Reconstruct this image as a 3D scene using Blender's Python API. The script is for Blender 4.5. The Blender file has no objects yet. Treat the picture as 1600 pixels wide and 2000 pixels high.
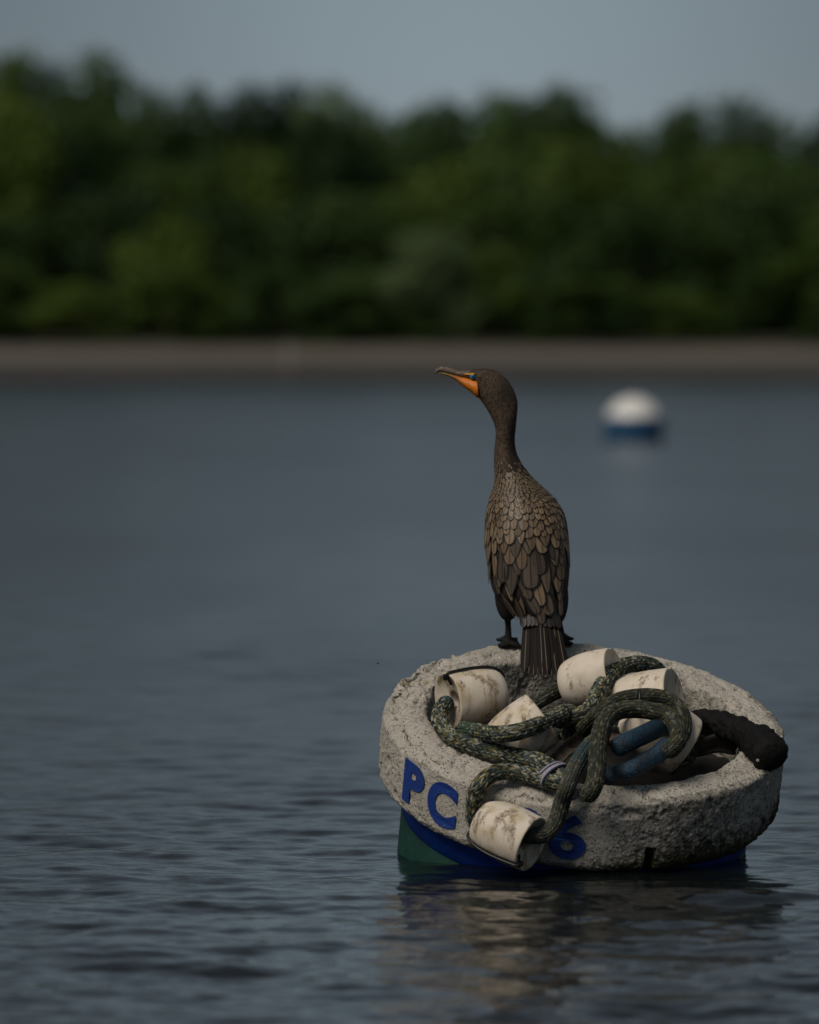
import bpy, bmesh, math, random
import numpy as np
from mathutils import Matrix, Vector

random.seed(7)
rng = np.random.default_rng(7)
SC = bpy.context.scene
COL = SC.collection
rad = math.radians

# ------------------------------------------------------------------ camera
CAM_H = 1.12
F = 10680.0                      # focal length in photo pixels (photo 1600 x 2000)
HORIZON = 680.0
PITCH = math.atan((1000 - HORIZON) / F)
cam_d = bpy.data.cameras.new('camera')
cam = bpy.data.objects.new('camera', cam_d)
COL.objects.link(cam)
cam.location = (0, 0, CAM_H)
cam.rotation_euler = (math.pi / 2 - PITCH, 0, 0)
cam_d.sensor_fit = 'VERTICAL'
cam_d.sensor_height = 36.0
cam_d.sensor_width = 28.8
cam_d.lens = F / 2000 * 36.0
cam_d.clip_start = 0.1
cam_d.clip_end = 9000
cam_d.dof.use_dof = True
cam_d.dof.focus_distance = 11.95
cam_d.dof.aperture_fstop = 3.0
SC.camera = cam

# ------------------------------------------------------------------ light
SUN_EL, SUN_AZ = 46.0, 219.0      # azimuth clockwise from +Y (away from the camera)
world = bpy.data.worlds.new('World')
SC.world = world
world.use_nodes = True
wn, wl = world.node_tree.nodes, world.node_tree.links
wn.clear()
sky = wn.new('ShaderNodeTexSky')
sky.sky_type = 'NISHITA'
sky.sun_disc = False
sky.sun_elevation = rad(SUN_EL)
sky.sun_rotation = rad(SUN_AZ)
sky.air_density = 1.0
sky.dust_density = 0.3
sky.ozone_density = 1.5
hs = wn.new('ShaderNodeHueSaturation')
hs.inputs['Saturation'].default_value = 0.42
bg = wn.new('ShaderNodeBackground')
bg.inputs['Strength'].default_value = 0.075
wo = wn.new('ShaderNodeOutputWorld')
wl.new(sky.outputs[0], hs.inputs['Color'])
veil = wn.new('ShaderNodeMix')          # thin, even cloud over the blue
veil.data_type = 'RGBA'
veil.inputs[7].default_value = (2.75, 4.0, 5.0, 1)
tcw = wn.new('ShaderNodeTexCoord')      # the haze thins out upwards
sepw = wn.new('ShaderNodeSeparateXYZ')
mrw = wn.new('ShaderNodeMapRange')
mrw.interpolation_type = 'SMOOTHSTEP'
for nm_, v_ in (('From Min', 0.03), ('From Max', 0.55), ('To Min', 0.68), ('To Max', 0.22)):
    mrw.inputs[nm_].default_value = v_
wl.new(tcw.outputs['Generated'], sepw.inputs[0])
wl.new(sepw.outputs[2], mrw.inputs['Value'])
wl.new(mrw.outputs[0], veil.inputs[0])
wl.new(hs.outputs[0], veil.inputs[6])
# thin cloud over the wood; its glow is stretched upward to brighten the water
def wmath(op, a, b):
    x = wn.new('ShaderNodeMath')
    x.operation = op
    for sock, v_ in ((x.inputs[0], a), (x.inputs[1], b)):
        if isinstance(v_, (int, float)):
            sock.default_value = v_
        else:
            wl.new(v_, sock)
    return x.outputs[0]


gx = wmath('DIVIDE', wmath('SUBTRACT', sepw.outputs[0], 0.010), 0.066)
ge = wmath('POWER', math.e, wmath('MULTIPLY', wmath('MULTIPLY', gx, gx), -1.0))
mg = wn.new('ShaderNodeMapRange')
mg.interpolation_type = 'SMOOTHSTEP'
for nm_, v_ in (('From Min', 0.04), ('From Max', 0.55), ('To Min', 0.64), ('To Max', 0.0)):
    mg.inputs[nm_].default_value = v_
wl.new(sepw.outputs[2], mg.inputs['Value'])
front = wmath('GREATER_THAN', sepw.outputs[1], 0.0)
gain = wmath('ADD', wmath('MULTIPLY', wmath('MULTIPLY', ge, mg.outputs[0]), front), 1.0)
vm = wn.new('ShaderNodeVectorMath')
vm.operation = 'SCALE'
wl.new(veil.outputs[2], vm.inputs[0])
wl.new(gain, vm.inputs['Scale'])
wl.new(vm.outputs[0], bg.inputs['Color'])
wl.new(bg.outputs[0], wo.inputs['Surface'])

sun_d = bpy.data.lights.new('sun', 'SUN')
sun_d.energy = 4.4
sun_d.angle = rad(32.0)
sun_d.color = (1.0, 0.905, 0.785)
sun = bpy.data.objects.new('sun', sun_d)
COL.objects.link(sun)
sdir = Vector((math.sin(rad(SUN_AZ)) * math.cos(rad(SUN_EL)), math.cos(rad(SUN_AZ)) * math.cos(rad(SUN_EL)), math.sin(rad(SUN_EL))))
sun.rotation_euler = sdir.to_track_quat('Z', 'Y').to_euler()
sun.location = (-8, 6, 12)

vs = SC.view_settings
vs.view_transform = 'Standard'
vs.look = 'None'
vs.exposure = -1.15
vs.gamma = 1.0
vs.use_curve_mapping = False
SC.render.engine = 'CYCLES'
SC.cycles.use_denoising = True
SC.cycles.max_bounces = 8
SC.cycles.transparent_max_bounces = 4
SC.cycles.caustics_reflective = False
SC.cycles.caustics_refractive = False

# ------------------------------------------------------------------ helpers
CAMP = np.array([0, 0, CAM_H])
_R = np.array([1.0, 0, 0])
_U = np.array([0, math.sin(PITCH), math.cos(PITCH)])
_FW = np.array([0, math.cos(PITCH), -math.sin(PITCH)])


def ray(px, py):
    return _R * ((px - 800) / F) + _U * (-(py - 1000) / F) + _FW


def at(px, py, Y):
    """world point seen at photo pixel px, py at the distance Y from the camera plane"""
    d = ray(px, py)
    return CAMP + d * (Y / d[1])


def nrm(v):
    v = np.asarray(v, float)
    return v / np.linalg.norm(v)


# frame of the tilted buoy: top of the concrete collar
RC = at(1143, 1405, 12.0)
TILT = rad(19.0)
RN = nrm([math.sin(rad(5.0)), -math.sin(TILT), math.cos(TILT) * math.cos(rad(5.0))])
RX = nrm(np.array([1.0, 0, 0]) - RN[0] * RN)
RY = np.cross(RN, RX)
R_OUT, R_IN, R_H = 0.4416, 0.350, 0.172


def ringpt(x, y, z):
    return RC + RX * x + RY * y + RN * z


def on_ring(px, py, t=0.0):
    """world point under a photo pixel on the plane t metres above the collar's top"""
    d = ray(px, py)
    k = np.dot(RC + RN * t - CAMP, RN) / np.dot(d, RN)
    return CAMP + d * k


def on_side(px, py, off=0.0):
    """world point under a photo pixel on the collar's outer side, off metres proud of it"""
    d = ray(px, py)
    o = CAMP - RC
    dx, dy, ox, oy = np.dot(d, RX), np.dot(d, RY), np.dot(o, RX), np.dot(o, RY)
    a, b, c = dx * dx + dy * dy, 2 * (dx * ox + dy * oy), ox * ox + oy * oy - (R_OUT + off) ** 2
    q = max(b * b - 4 * a * c, 0)
    return CAMP + d * ((-b - math.sqrt(q)) / (2 * a))


def make_mesh(name, V, Fc, smooth=True):
    me = bpy.data.meshes.new(name)
    V = np.asarray(V, np.float32)
    if isinstance(Fc, np.ndarray):
        n = Fc.shape[1]
        me.vertices.add(len(V))
        me.vertices.foreach_set('co', V.ravel())
        me.loops.add(Fc.size)
        me.loops.foreach_set('vertex_index', Fc.astype(np.int32).ravel())
        me.polygons.add(len(Fc))
        me.polygons.foreach_set('loop_start', np.arange(0, Fc.size, n, dtype=np.int32))
        me.update(calc_edges=True)
    else:
        me.from_pydata([tuple(map(float, v)) for v in V], [], Fc)
        me.update()
    if smooth:
        me.polygons.foreach_set('use_smooth', np.ones(len(me.polygons), bool))
    me.validate()
    return me


def link(name, me, mat=None, parent=None, loc=None):
    o = bpy.data.objects.new(name, me)
    COL.objects.link(o)
    if mat is not None and me is not None and not me.materials:
        me.materials.append(mat)
    if parent is not None:
        o.parent = parent
    if loc is not None:
        o.location = [float(c) for c in loc]
    return o


def part(name, V, Fc, mat, parent, smooth=True):
    """mesh given in world coordinates, linked as a child of the thing `parent`"""
    base = np.array(parent.matrix_basis.translation)
    p = parent
    while p.parent is not None:
        p = p.parent
        base = base + np.array(p.matrix_basis.translation)
    return link(name, make_mesh(name, np.asarray(V) - base, Fc, smooth), mat, parent)


def solo(name, V, Fc, mat, origin=None, smooth=True):
    V = np.asarray(V)
    if origin is None:
        origin = np.array([V[:, 0].mean(), V[:, 1].mean(), V[:, 2].min()])
    return link(name, make_mesh(name, V - origin, Fc, smooth), mat, None, origin)


def tag(o, label=None, cat=None, group=None, kind=None):
    if label:
        o['label'] = label
    if cat:
        o['category'] = cat
    if group:
        o['group'] = group
    if kind:
        o['kind'] = kind
    return o


def thing(name, loc, label, cat, group=None):
    return tag(link(name, None, None, None, loc), label, cat, group)


def fattr(me, name, vals):
    a = me.attributes.new(name, 'FLOAT', 'POINT')
    a.data.foreach_set('value', np.asarray(vals, np.float32))


def cattr(me, name, cols):
    a = me.attributes.new(name, 'FLOAT_COLOR', 'POINT')
    c = np.ones((len(cols), 4), np.float32)
    c[:, :3] = cols
    a.data.foreach_set('color', c.ravel())


def hash3(i, j, k, seed=0):
    h = (i.astype(np.int64) * 374761393 + j.astype(np.int64) * 668265263 + k.astype(np.int64) * 2147483647 + seed * 974634541) & 0xFFFFFFFF
    h = ((h ^ (h >> 13)) * 1274126177) & 0xFFFFFFFF
    h = ((h ^ (h >> 16)) * 2246822519) & 0xFFFFFFFF
    return ((h ^ (h >> 15)) & 0xFFFFFF) / float(0xFFFFFF)


def vnoise(P, f, seed=0):
    q = np.asarray(P, float) * f
    i = np.floor(q).astype(np.int64)
    t = q - i
    t = t * t * (3 - 2 * t)
    r = 0
    for a in (0, 1):
        wa = t[:, 0] if a else 1 - t[:, 0]
        for b in (0, 1):
            wb = t[:, 1] if b else 1 - t[:, 1]
            for c in (0, 1):
                wc = t[:, 2] if c else 1 - t[:, 2]
                r = r + wa * wb * wc * hash3(i[:, 0] + a, i[:, 1] + b, i[:, 2] + c, seed)
    return r


def fbm(P, f, octv=4, seed=0, gain=0.5):
    s, a, tot = 0, 1.0, 0
    for k in range(octv):
        s = s + a * vnoise(P, f * 2 ** k, seed + 17 * k)
        tot += a
        a *= gain
    return s / tot


def sstep(a, b, x):
    t = np.clip((x - a) / (b - a), 0, 1)
    return t * t * (3 - 2 * t)


def grid_faces(nr, nc, close_c=False, close_r=False):
    r = np.arange(nr if close_r else nr - 1)
    c = np.arange(nc if close_c else nc - 1)
    R, C = np.meshgrid(r, c, indexing='ij')
    R2, C2 = (R + 1) % nr, (C + 1) % nc
    return np.stack([R * nc + C, R * nc + C2, R2 * nc + C2, R2 * nc + C], -1).reshape(-1, 4)


def spline(pts, step):
    """centripetal-like Catmull-Rom through pts, resampled at about `step`; pts may carry extra columns"""
    P = np.asarray(pts, float)
    P = np.vstack([2 * P[0] - P[1], P, 2 * P[-1] - P[-2]])
    out = []
    for k in range(1, len(P) - 2):
        p0, p1, p2, p3 = P[k - 1:k + 3]
        t = np.linspace(0, 1, 40, endpoint=False)[:, None]
        out.append(0.5 * (2 * p1 + (p2 - p0) * t + (2 * p0 - 5 * p1 + 4 * p2 - p3) * t ** 2 + (3 * p1 - p0 - 3 * p2 + p3) * t ** 3))
    out = np.vstack(out + [P[-2:-1]])
    d = np.r_[0, np.cumsum(np.linalg.norm(np.diff(out[:, :3], axis=0), axis=1))]
    n = max(4, int(d[-1] / step))
    s = np.linspace(0, d[-1], n)
    return np.stack([np.interp(s, d, out[:, c]) for c in range(out.shape[1])], 1), s


def frames(P):
    T = np.gradient(P, axis=0)
    T /= np.linalg.norm(T, axis=1)[:, None]
    N = np.zeros_like(P)
    up = np.array([0.0, -1, 0.3])
    n = up - np.dot(up, T[0]) * T[0]
    if np.linalg.norm(n) < 1e-3:
        n = np.array([1.0, 0, 0]) - T[0][0] * T[0]
    n /= np.linalg.norm(n)
    for k in range(len(P)):
        n = n - np.dot(n, T[k]) * T[k]
        n /= np.linalg.norm(n)
        N[k] = n
    return T, N, np.cross(T, N)


def tube_mesh(P, rads, nseg=12, caps=True):
    T, N, B = frames(P)
    a = np.linspace(0, 2 * np.pi, nseg, endpoint=False)
    rads = np.broadcast_to(np.asarray(rads, float), (len(P),))
    V = P[:, None, :] + rads[:, None, None] * (np.cos(a)[None, :, None] * N[:, None, :] + np.sin(a)[None, :, None] * B[:, None, :])
    V = V.reshape(-1, 3)
    Fc = [tuple(int(x) for x in f) for f in grid_faces(len(P), nseg, True)]
    if caps:
        Fc.append(tuple(range(nseg - 1, -1, -1)))
        Fc.append(tuple((len(P) - 1) * nseg + i for i in range(nseg)))
    return V, Fc


def merge(list_vf):
    Vs, Fs, n = [], [], 0
    for V, Fc in list_vf:
        Vs.append(np.asarray(V))
        Fs += [tuple(int(i) + n for i in f) for f in Fc]
        n += len(V)
    return np.vstack(Vs), Fs


# ---- materials
class NT:
    def __init__(self, name):
        self.m = bpy.data.materials.new(name)
        self.m.use_nodes = True
        self.n, self.l = self.m.node_tree.nodes, self.m.node_tree.links
        self.b = self.n['Principled BSDF']

    def new(self, t, **kw):
        x = self.n.new(t)
        for k, v in kw.items():
            setattr(x, k, v)
        return x

    def coord(self, kind='Object', scale=(1, 1, 1)):
        tc = self.new('ShaderNodeTexCoord')
        mp = self.new('ShaderNodeMapping')
        mp.inputs['Scale'].default_value = scale
        self.l.new(tc.outputs[kind], mp.inputs['Vector'])
        return mp.outputs[0]

    def noise(self, scale, detail=4, rough=0.5, vec=None):
        x = self.new('ShaderNodeTexNoise')
        x.inputs['Scale'].default_value = scale
        x.inputs['Detail'].default_value = detail
        x.inputs['Roughness'].default_value = rough
        if vec is not None:
            self.l.new(vec, x.inputs['Vector'])
        return x.outputs[0]

    def ramp(self, fac, stops):
        x = self.new('ShaderNodeValToRGB')
        e = x.color_ramp.elements
        while len(e) < len(stops):
            e.new(0.5)
        for s, (p, c) in zip(e, stops):
            s.position = p
            s.color = (c, c, c, 1) if isinstance(c, (int, float)) else (*c, 1)
        self.l.new(fac, x.inputs[0])
        return x.outputs[0]

    def mix(self, fac, a, b, blend='MIX'):
        x = self.new('ShaderNodeMix', data_type='RGBA', blend_type=blend)
        for sock, v in ((x.inputs[0], fac), (x.inputs[6], a), (x.inputs[7], b)):
            if isinstance(v, (int, float)):
                sock.default_value = v
            elif isinstance(v, tuple):
                sock.default_value = (*v, 1)
            else:
                self.l.new(v, sock)
        return x.outputs[2]

    def math(self, op, a, b=0.0):
        x = self.new('ShaderNodeMath', operation=op)
        for sock, v in ((x.inputs[0], a), (x.inputs[1], b)):
            if isinstance(v, (int, float)):
                sock.default_value = v
            else:
                self.l.new(v, sock)
        return x.outputs[0]

    def attr(self, name, out='Fac'):
        x = self.new('ShaderNodeAttribute', attribute_name=name)
        return x.outputs[out]

    def bump(self, h, dist, strength=1.0, prev=None):
        x = self.new('ShaderNodeBump')
        x.inputs['Distance'].default_value = dist
        x.inputs['Strength'].default_value = strength
        self.l.new(h, x.inputs['Height'])
        if prev is not None:
            self.l.new(prev, x.inputs['Normal'])
        return x.outputs[0]

    def out(self, color=None, rough=None, normal=None, spec=None, **kw):
        for key, v in (('Base Color', color), ('Roughness', rough), ('Normal', normal), ('Specular IOR Level', spec)):
            if v is None:
                continue
            if isinstance(v, (int, float)):
                self.b.inputs[key].default_value = v
            elif isinstance(v, tuple):
                self.b.inputs[key].default_value = (*v, 1)
            else:
                self.l.new(v, self.b.inputs[key])
        for k, v in kw.items():
            self.b.inputs[k].default_value = v
        return self.m


def mat_simple(name, col, rough=0.5, var=0.15, nscale=30.0, bump=0.0):
    t = NT(name)
    v = t.coord()
    n = t.noise(nscale, 4, 0.6, v)
    d = tuple(c * (1 - var) for c in col)
    u = tuple(min(1, c * (1 + var)) for c in col)
    c = t.ramp(n, [(0.3, d), (0.7, u)])
    return t.out(c, rough, t.bump(n, bump) if bump else None)


# ================================================================== SETTING: water
def build_water():
    # rows evenly spaced as seen across the water, from near the camera to the far shore
    inv = np.linspace(1 / 6.5, 1 / 192.0, 1250)
    Y = 1 / inv
    nc = 340
    u = np.linspace(-1, 1, nc)
    X = u[None, :] * (1.3 + 0.083 * Y[:, None])
    YY = np.repeat(Y[:, None], nc, 1)
    dxy = np.maximum(np.gradient(Y)[:, None] * np.ones((1, nc)), (1.3 + 0.083 * YY) * 2 / nc)
    Z = np.zeros_like(X)
    r = np.random.default_rng(3)
    n = 80
    lam = np.exp(r.uniform(np.log(0.055), np.log(0.9), n))
    # gusts: ripples are steeper in some patches of the water than in others
    G = np.stack([X.ravel() * 0.55, YY.ravel() * 0.16, 0 * X.ravel()], 1)
    gust = 0.55 + 0.9 * fbm(G, 1.0, 3, 5).reshape(X.shape)
    gust *= np.interp(YY, [8, 10, 12, 16, 30, 60], [1.25, 1.15, 1.05, 0.95, 0.95, 1.0])    # a light breeze ruffles the near water most
    lost = np.zeros_like(X)
    for k in range(n):
        th = r.normal(0, 0.55)
        kx, ky = math.sin(th), math.cos(th)
        slope = 0.0110 * min(1.0, 0.28 / lam[k]) ** 0.8
        A = slope * lam[k] / (2 * math.pi)
        ph = r.uniform(0, 6.28)
        fade = sstep(2.2, 5.0, lam[k] / dxy)
        w = np.sin((kx * X + ky * YY) * 2 * math.pi / lam[k] + ph)
        lost += (slope * gust) ** 2 / 2 * (1 - fade ** 2)
        Z += A * fade * (w + 0.18 * np.cos(2 * ((kx * X + ky * YY) * 2 * math.pi / lam[k] + ph)))
    Z *= gust
    V = np.stack([X, YY, Z], -1).reshape(-1, 3)
    Fc = grid_faces(len(Y), nc)[:, ::-1]
    n0 = len(V)
    # one sheet: flat skirt out to the far sides and behind the camera
    W = 2500.0
    first, last = 0, (len(Y) - 1) * nc
    ext = [(-W, -300, 0), (W, -300, 0), (W, 192, 0), (-W, 192, 0)]
    Vn = np.vstack([V, np.array(ext)])
    faces = [tuple(int(i) for i in f) for f in ()]
    me = make_mesh('water', Vn, Fc)
    bm = bmesh.new()
    bm.from_mesh(me)
    bm.verts.ensure_lookup_table()
    v = bm.verts
    row0 = [v[i] for i in range(nc)]
    left = [v[i * nc] for i in range(len(Y))]
    right = [v[i * nc + nc - 1] for i in range(len(Y))]
    e = [v[n0 + i] for i in range(4)]
    for a, b in zip(row0[:-1], row0[1:]):
        pass
    f1 = [e[0], e[1]] + [row0[-1]] + row0[::-1][1:]
    bm.faces.new(f1)
    bm.faces.new([e[0]] + left + [e[3]])
    bm.faces.new(([e[1]] + right + [e[2]])[::-1])
    bm.normal_update()
    bm.to_mesh(me)
    bm.free()
    # slope of the ripples too fine for the mesh at that distance becomes roughness
    rough = np.sqrt(np.maximum(1.0 * np.sqrt(lost.ravel() + 0.00015), 0.002))
    fattr(me, 'chop', np.r_[rough, [0.4] * 4])
    fattr(me, 'ripple', np.r_[np.interp(YY.ravel(), [10, 14, 26, 45], [1, 0.8, 0.25, 0.0]), [0.0] * 4])
    t = NT('water_surface')
    c1 = t.coord('Object', (1.0, 0.55, 1.0))
    c2 = t.coord('Object', (1.0, 0.75, 1.0))
    b = t.bump(t.noise(3.0, 3, 0.55, c1), 0.030, 0.55)
    b = t.bump(t.noise(11.0, 3, 0.55, c2), 0.008, 0.55, b)
    for nd in t.n:
        if nd.bl_idname == 'ShaderNodeBump':
            t.l.new(t.math('MULTIPLY', t.attr('ripple'), nd.inputs['Strength'].default_value), nd.inputs['Strength'])
    m = t.out((0.006, 0.0085, 0.0095), t.attr('chop'), b)
    t.b.inputs['IOR'].default_value = 1.333
    o = link('water', me, m)
    tag(o, kind='structure')
    return o


build_water()


# ================================================================== SETTING: far shore
def build_shore():
    xs = np.linspace(-140, 140, 300)
    prof = [(183.0, -0.25), (184.5, 0.03), (186.5, 0.30), (189.0, 0.54), (190.5, 0.66), (194, 0.86), (198, 1.02), (202, 1.14), (205, 1.20)]
    prof, _ = spline([(0, y, z) for y, z in prof], 0.5)
    V = []
    for p in prof:
        P = np.stack([xs, np.full_like(xs, p[1]), np.zeros_like(xs)], 1)
        off = (fbm(P, 0.09, 3, 9) - 0.5) * 1.6
        z = p[2] + (fbm(P, 0.5, 3, 4) - 0.5) * 0.08
        V.append(np.stack([xs, p[1] + off, z], 1))
    V = np.vstack(V)
    t = NT('shore_sand')
    v = t.coord('Object')
    sep = t.new('ShaderNodeSeparateXYZ')
    t.l.new(v, sep.inputs[0])
    n = t.noise(0.5, 4, 0.6, t.coord('Object', (0.3, 1, 1)))
    h = t.math('ADD', sep.outputs[2], t.math('MULTIPLY', t.math('SUBTRACT', n, 0.5), 0.35))
    wet = t.ramp(h, [(0.60, 0.0), (0.74, 1.0)])
    n2 = t.noise(2.5, 4, 0.7, v)
    dry = t.ramp(n2, [(0.3, (0.098, 0.084, 0.067)), (0.7, (0.155, 0.133, 0.107))])
    dark = t.ramp(n2, [(0.3, (0.03, 0.026, 0.023)), (0.7, (0.052, 0.046, 0.040))])
    m = t.out(t.mix(wet, dark, dry), 0.9)
    o = link('beach', make_mesh('beach', V, grid_faces(len(prof), len(xs))), m)
    tag(o, kind='structure')
    # the land behind, out to the horizon
    ys = np.array([203.5, 212, 225, 250, 320, 600, 1500, 4000.0])
    zs = np.array([1.20, 1.45, 1.85, 2.0, 2.0, 2.0, 2.0, 2.0])
    xs2 = np.array([-3000, -400, -140, -60, -20, 0, 20, 60, 140, 400, 3000.0])
    V = np.array([(x, y, z) for y, z in zip(ys, zs) for x in xs2])
    g = mat_simple('land_soil', (0.04, 0.045, 0.022), 0.95, 0.4, 0.5)
    tag(link('terrain', make_mesh('terrain', V, grid_faces(len(ys), len(xs2))), g), kind='structure')


build_shore()


# ================================================================== the wood on the far shore
def leaf_mat(name, c1, c2):
    t = NT(name)
    oi = t.new('ShaderNodeObjectInfo')
    n = t.noise(0.55, 3, 0.6, t.coord('Object'))
    f = t.math('ADD', t.math('MULTIPLY', n, 0.8), t.math('MULTIPLY', t.math('SUBTRACT', oi.outputs['Random'], 0.35), 0.6))
    c = t.ramp(f, [(0.2, c1), (0.75, c2)])
    m = t.out(c, 0.6, spec=0.2)
    # leaves pass some light
    tr = t.new('ShaderNodeBsdfTranslucent')
    t.l.new(c, tr.inputs['Color'])
    mx = t.new('ShaderNodeMixShader')
    mx.inputs[0].default_value = 0.25
    t.l.new(t.b.outputs[0], mx.inputs[1])
    t.l.new(tr.outputs[0], mx.inputs[2])
    out = t.n['Material Output']
    t.l.new(mx.outputs[0], out.inputs['Surface'])
    return m


LEAF_DARK = leaf_mat('leaves_dark', (0.014, 0.038, 0.010), (0.06, 0.11, 0.024))
LEAF_YELLOW = leaf_mat('leaves_yellow', (0.032, 0.066, 0.011), (0.10, 0.155, 0.024))
LEAF_GREY = leaf_mat('leaves_grey', (0.075, 0.125, 0.05), (0.14, 0.20, 0.085))
BARK = mat_simple('bark', (0.06, 0.045, 0.032), 0.9, 0.35, 6.0, 0.02)


def crown_mesh(seed, n_leaf, lobes, wide, low):
    """leaf clumps spread through an uneven crown of unit height (z 0..1), unit width"""
    r = np.random.default_rng(seed)
    cs = []
    for k in range(lobes):
        a = r.uniform(0, 6.283)
        z = r.uniform(low, 0.86)
        rr = wide * math.sqrt(max(0.03, 1 - ((z - 0.45) / 0.6) ** 2)) * r.uniform(0.35, 0.95)
        cs.append((rr * math.cos(a), rr * math.sin(a), z, r.uniform(0.12, 0.21)))
    cs.append((r.uniform(-.08, .08), 0, 0.84, 0.16))
    cs = np.array(cs)
    which = r.integers(0, len(cs), n_leaf)
    d = r.normal(size=(n_leaf, 3))
    d /= np.linalg.norm(d, axis=1)[:, None]
    rad_ = cs[which, 3] * r.uniform(0.55, 1.08, n_leaf) ** 0.6
    P = cs[which, :3] + d * rad_[:, None] * np.array([1.25, 1.25, 0.9])
    nn = d + r.normal(size=(n_leaf, 3)) * 0.6 + np.array([0, 0, 0.35])
    nn /= np.linalg.norm(nn, axis=1)[:, None]
    ref = np.where(np.abs(nn[:, 2:3]) < 0.9, np.array([[0, 0, 1.0]]), np.array([[1.0, 0, 0]]))
    a = np.cross(nn, ref)
    a /= np.linalg.norm(a, axis=1)[:, None]
    b = np.cross(nn, a)
    s = r.uniform(0.018, 0.036, n_leaf)[:, None]
    V = np.stack([P - a * s, P - b * s * 0.7 + nn * s * .2, P + a * s * 1.1, P + b * s * 0.7 + nn * s * .2], 1).reshape(-1, 3)
    return V, np.arange(n_leaf * 4).reshape(-1, 4)


def trunk_mesh(seed, h, r0):
    r = np.random.default_rng(seed)
    pts = [(0, 0, -0.03), (r.uniform(-.02, .02), r.uniform(-.02, .02), h * 0.5), (r.uniform(-.05, .05), r.uniform(-.05, .05), h)]
    P, _ = spline(pts, h / 6)
    L = [tube_mesh(P, np.linspace(r0, r0 * 0.4, len(P)), 7)]
    for k in range(5):
        a = r.uniform(0, 6.28)
        z = h * r.uniform(0.4, 0.9)
        e = np.array([math.cos(a) * 0.28, math.sin(a) * 0.28, z + r.uniform(.12, .3)])
        Q, _ = spline([(0, 0, z), e * [0.5, 0.5, 1] - [0, 0, .06], e], 0.06)
        L.append(tube_mesh(Q, np.linspace(r0 * 0.45, r0 * 0.12, len(Q)), 5))
    return merge(L)


KINDS = []
for seed, nl, lobes, wide, low in ((1, 4200, 24, 0.40, 0.12), (2, 4200, 20, 0.34, 0.16), (3, 4200, 28, 0.45, 0.10), (4, 2600, 16, 0.46, 0.08), (5, 2600, 14, 0.5, 0.10)):
    V, Fc = crown_mesh(seed, nl, lobes, wide, low)
    crowns = {}
    for nm, mt in (('dark', LEAF_DARK), ('yellow', LEAF_YELLOW), ('grey', LEAF_GREY)):
        me = make_mesh('crown', V, Fc, False)
        me.materials.append(mt)
        crowns[nm] = me
    tv, tf = trunk_mesh(seed + 50, 0.72 if seed < 4 else 0.5, 0.018)
    tm = make_mesh('trunk', tv, tf)
    tm.materials.append(BARK)
    KINDS.append((crowns, tm))


def ground_z(y):
    return float(np.interp(y, [202, 206, 212, 225, 250], [1.12, 1.2, 1.42, 1.8, 1.95]))


def tree(x, y, top_px, width, kind, tint, label, group=None, name='tree', cat='tree'):
    z0 = ground_z(y)
    h = CAM_H + (HORIZON - top_px) / F * y - z0
    t = thing(name, (x, y, z0), label, cat, group)
    crowns, tm = KINDS[kind]
    rz = random.uniform(0, 6.28)
    for nm, me in (('crown', crowns[tint]), ('trunk', tm)):
        o = link(nm, me, None, t)
        o.rotation_euler = (0, 0, rz)
        o.scale = (width, width, h)
    return t


SKY_PX = [(-400, 130), (-150, 50), (0, 66), (40, 108), (80, 112), (120, 98), (190, 84), (240, 106), (285, 175), (340, 172), (410, 155), (470, 165), (530, 150), (600, 140), (660, 160),
          (720, 180), (780, 202), (850, 190), (950, 190), (1030, 168), (1085, 178), (1140, 215), (1190, 235), (1240, 232), (1290, 198), (1340, 190), (1400, 182), (1470, 190), (1515, 215),
          (1545, 250), (1600, 228), (1700, 190), (1900, 150), (2100, 160)]
sx, sy = zip(*SKY_PX)


def x_at(px, y):
    return (px - 800) / F * y


SPECIAL = {190: 'tallest dark tree on the skyline, rounded top near the left edge of the wood',
           1040: 'tree with a small crest poking above the skyline behind the bird',
           1400: 'broad dark flat-topped tree on the skyline above the white mooring ball',
           595: 'pale wispy tree top on the skyline left of the middle'}
for px in range(-330, 2000, 88):
    y = 232 + random.uniform(-5, 6)
    top = float(np.interp(px, sx, sy))
    near = [k for k in SPECIAL if abs(k - px) < 44]
    lab = SPECIAL.pop(near[0]) if near else 'dark leafy tree in the skyline row of the far wood'
    grey = near and near[0] == 595
    tree(x_at(px + random.uniform(-14, 14), y), y, top + random.uniform(-14, 16), random.uniform(3.4, 4.8), random.choice((0, 1, 2)), 'grey' if grey else random.choice(('dark', 'dark', 'yellow')), lab, 'trees along the skyline of the far wood')
for px in range(-300, 1960, 78):
    y = 221 + random.uniform(-4, 4)
    top = float(np.interp(px, sx, sy)) + random.uniform(60, 150)
    tree(x_at(px + random.uniform(-25, 25), y), y, top, random.uniform(4.2, 6.4), random.choice((0, 1, 2)), random.choice(('dark', 'yellow', 'dark')), 'green leafy tree in the middle rows of the far wood', 'trees in the middle of the far wood')
for px in range(-300, 1960, 92):
    y = 213 + random.uniform(-2.5, 3)
    top = random.uniform(340, 450)
    tree(x_at(px + random.uniform(-30, 30), y), y, top, random.uniform(4.0, 5.6), random.choice((0, 2, 3)), random.choice(('dark', 'dark', 'yellow')), 'mid-height leafy tree in front of the taller wood', 'lower trees at the front of the far wood')
for px in range(-300, 1960, 118):
    y = 206.5 + random.uniform(-1.2, 1.5)
    if 770 < px < 920:
        continue
    top = random.uniform(500, 640)
    tree(x_at(px + random.uniform(-50, 50), y), y, top, random.uniform(2.2, 4.6), random.choice((3, 4)), random.choice(('dark', 'yellow', 'dark')), 'low green bush at the back of the far beach', 'bushes along the back of the far beach', 'bush', 'bush')
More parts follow.
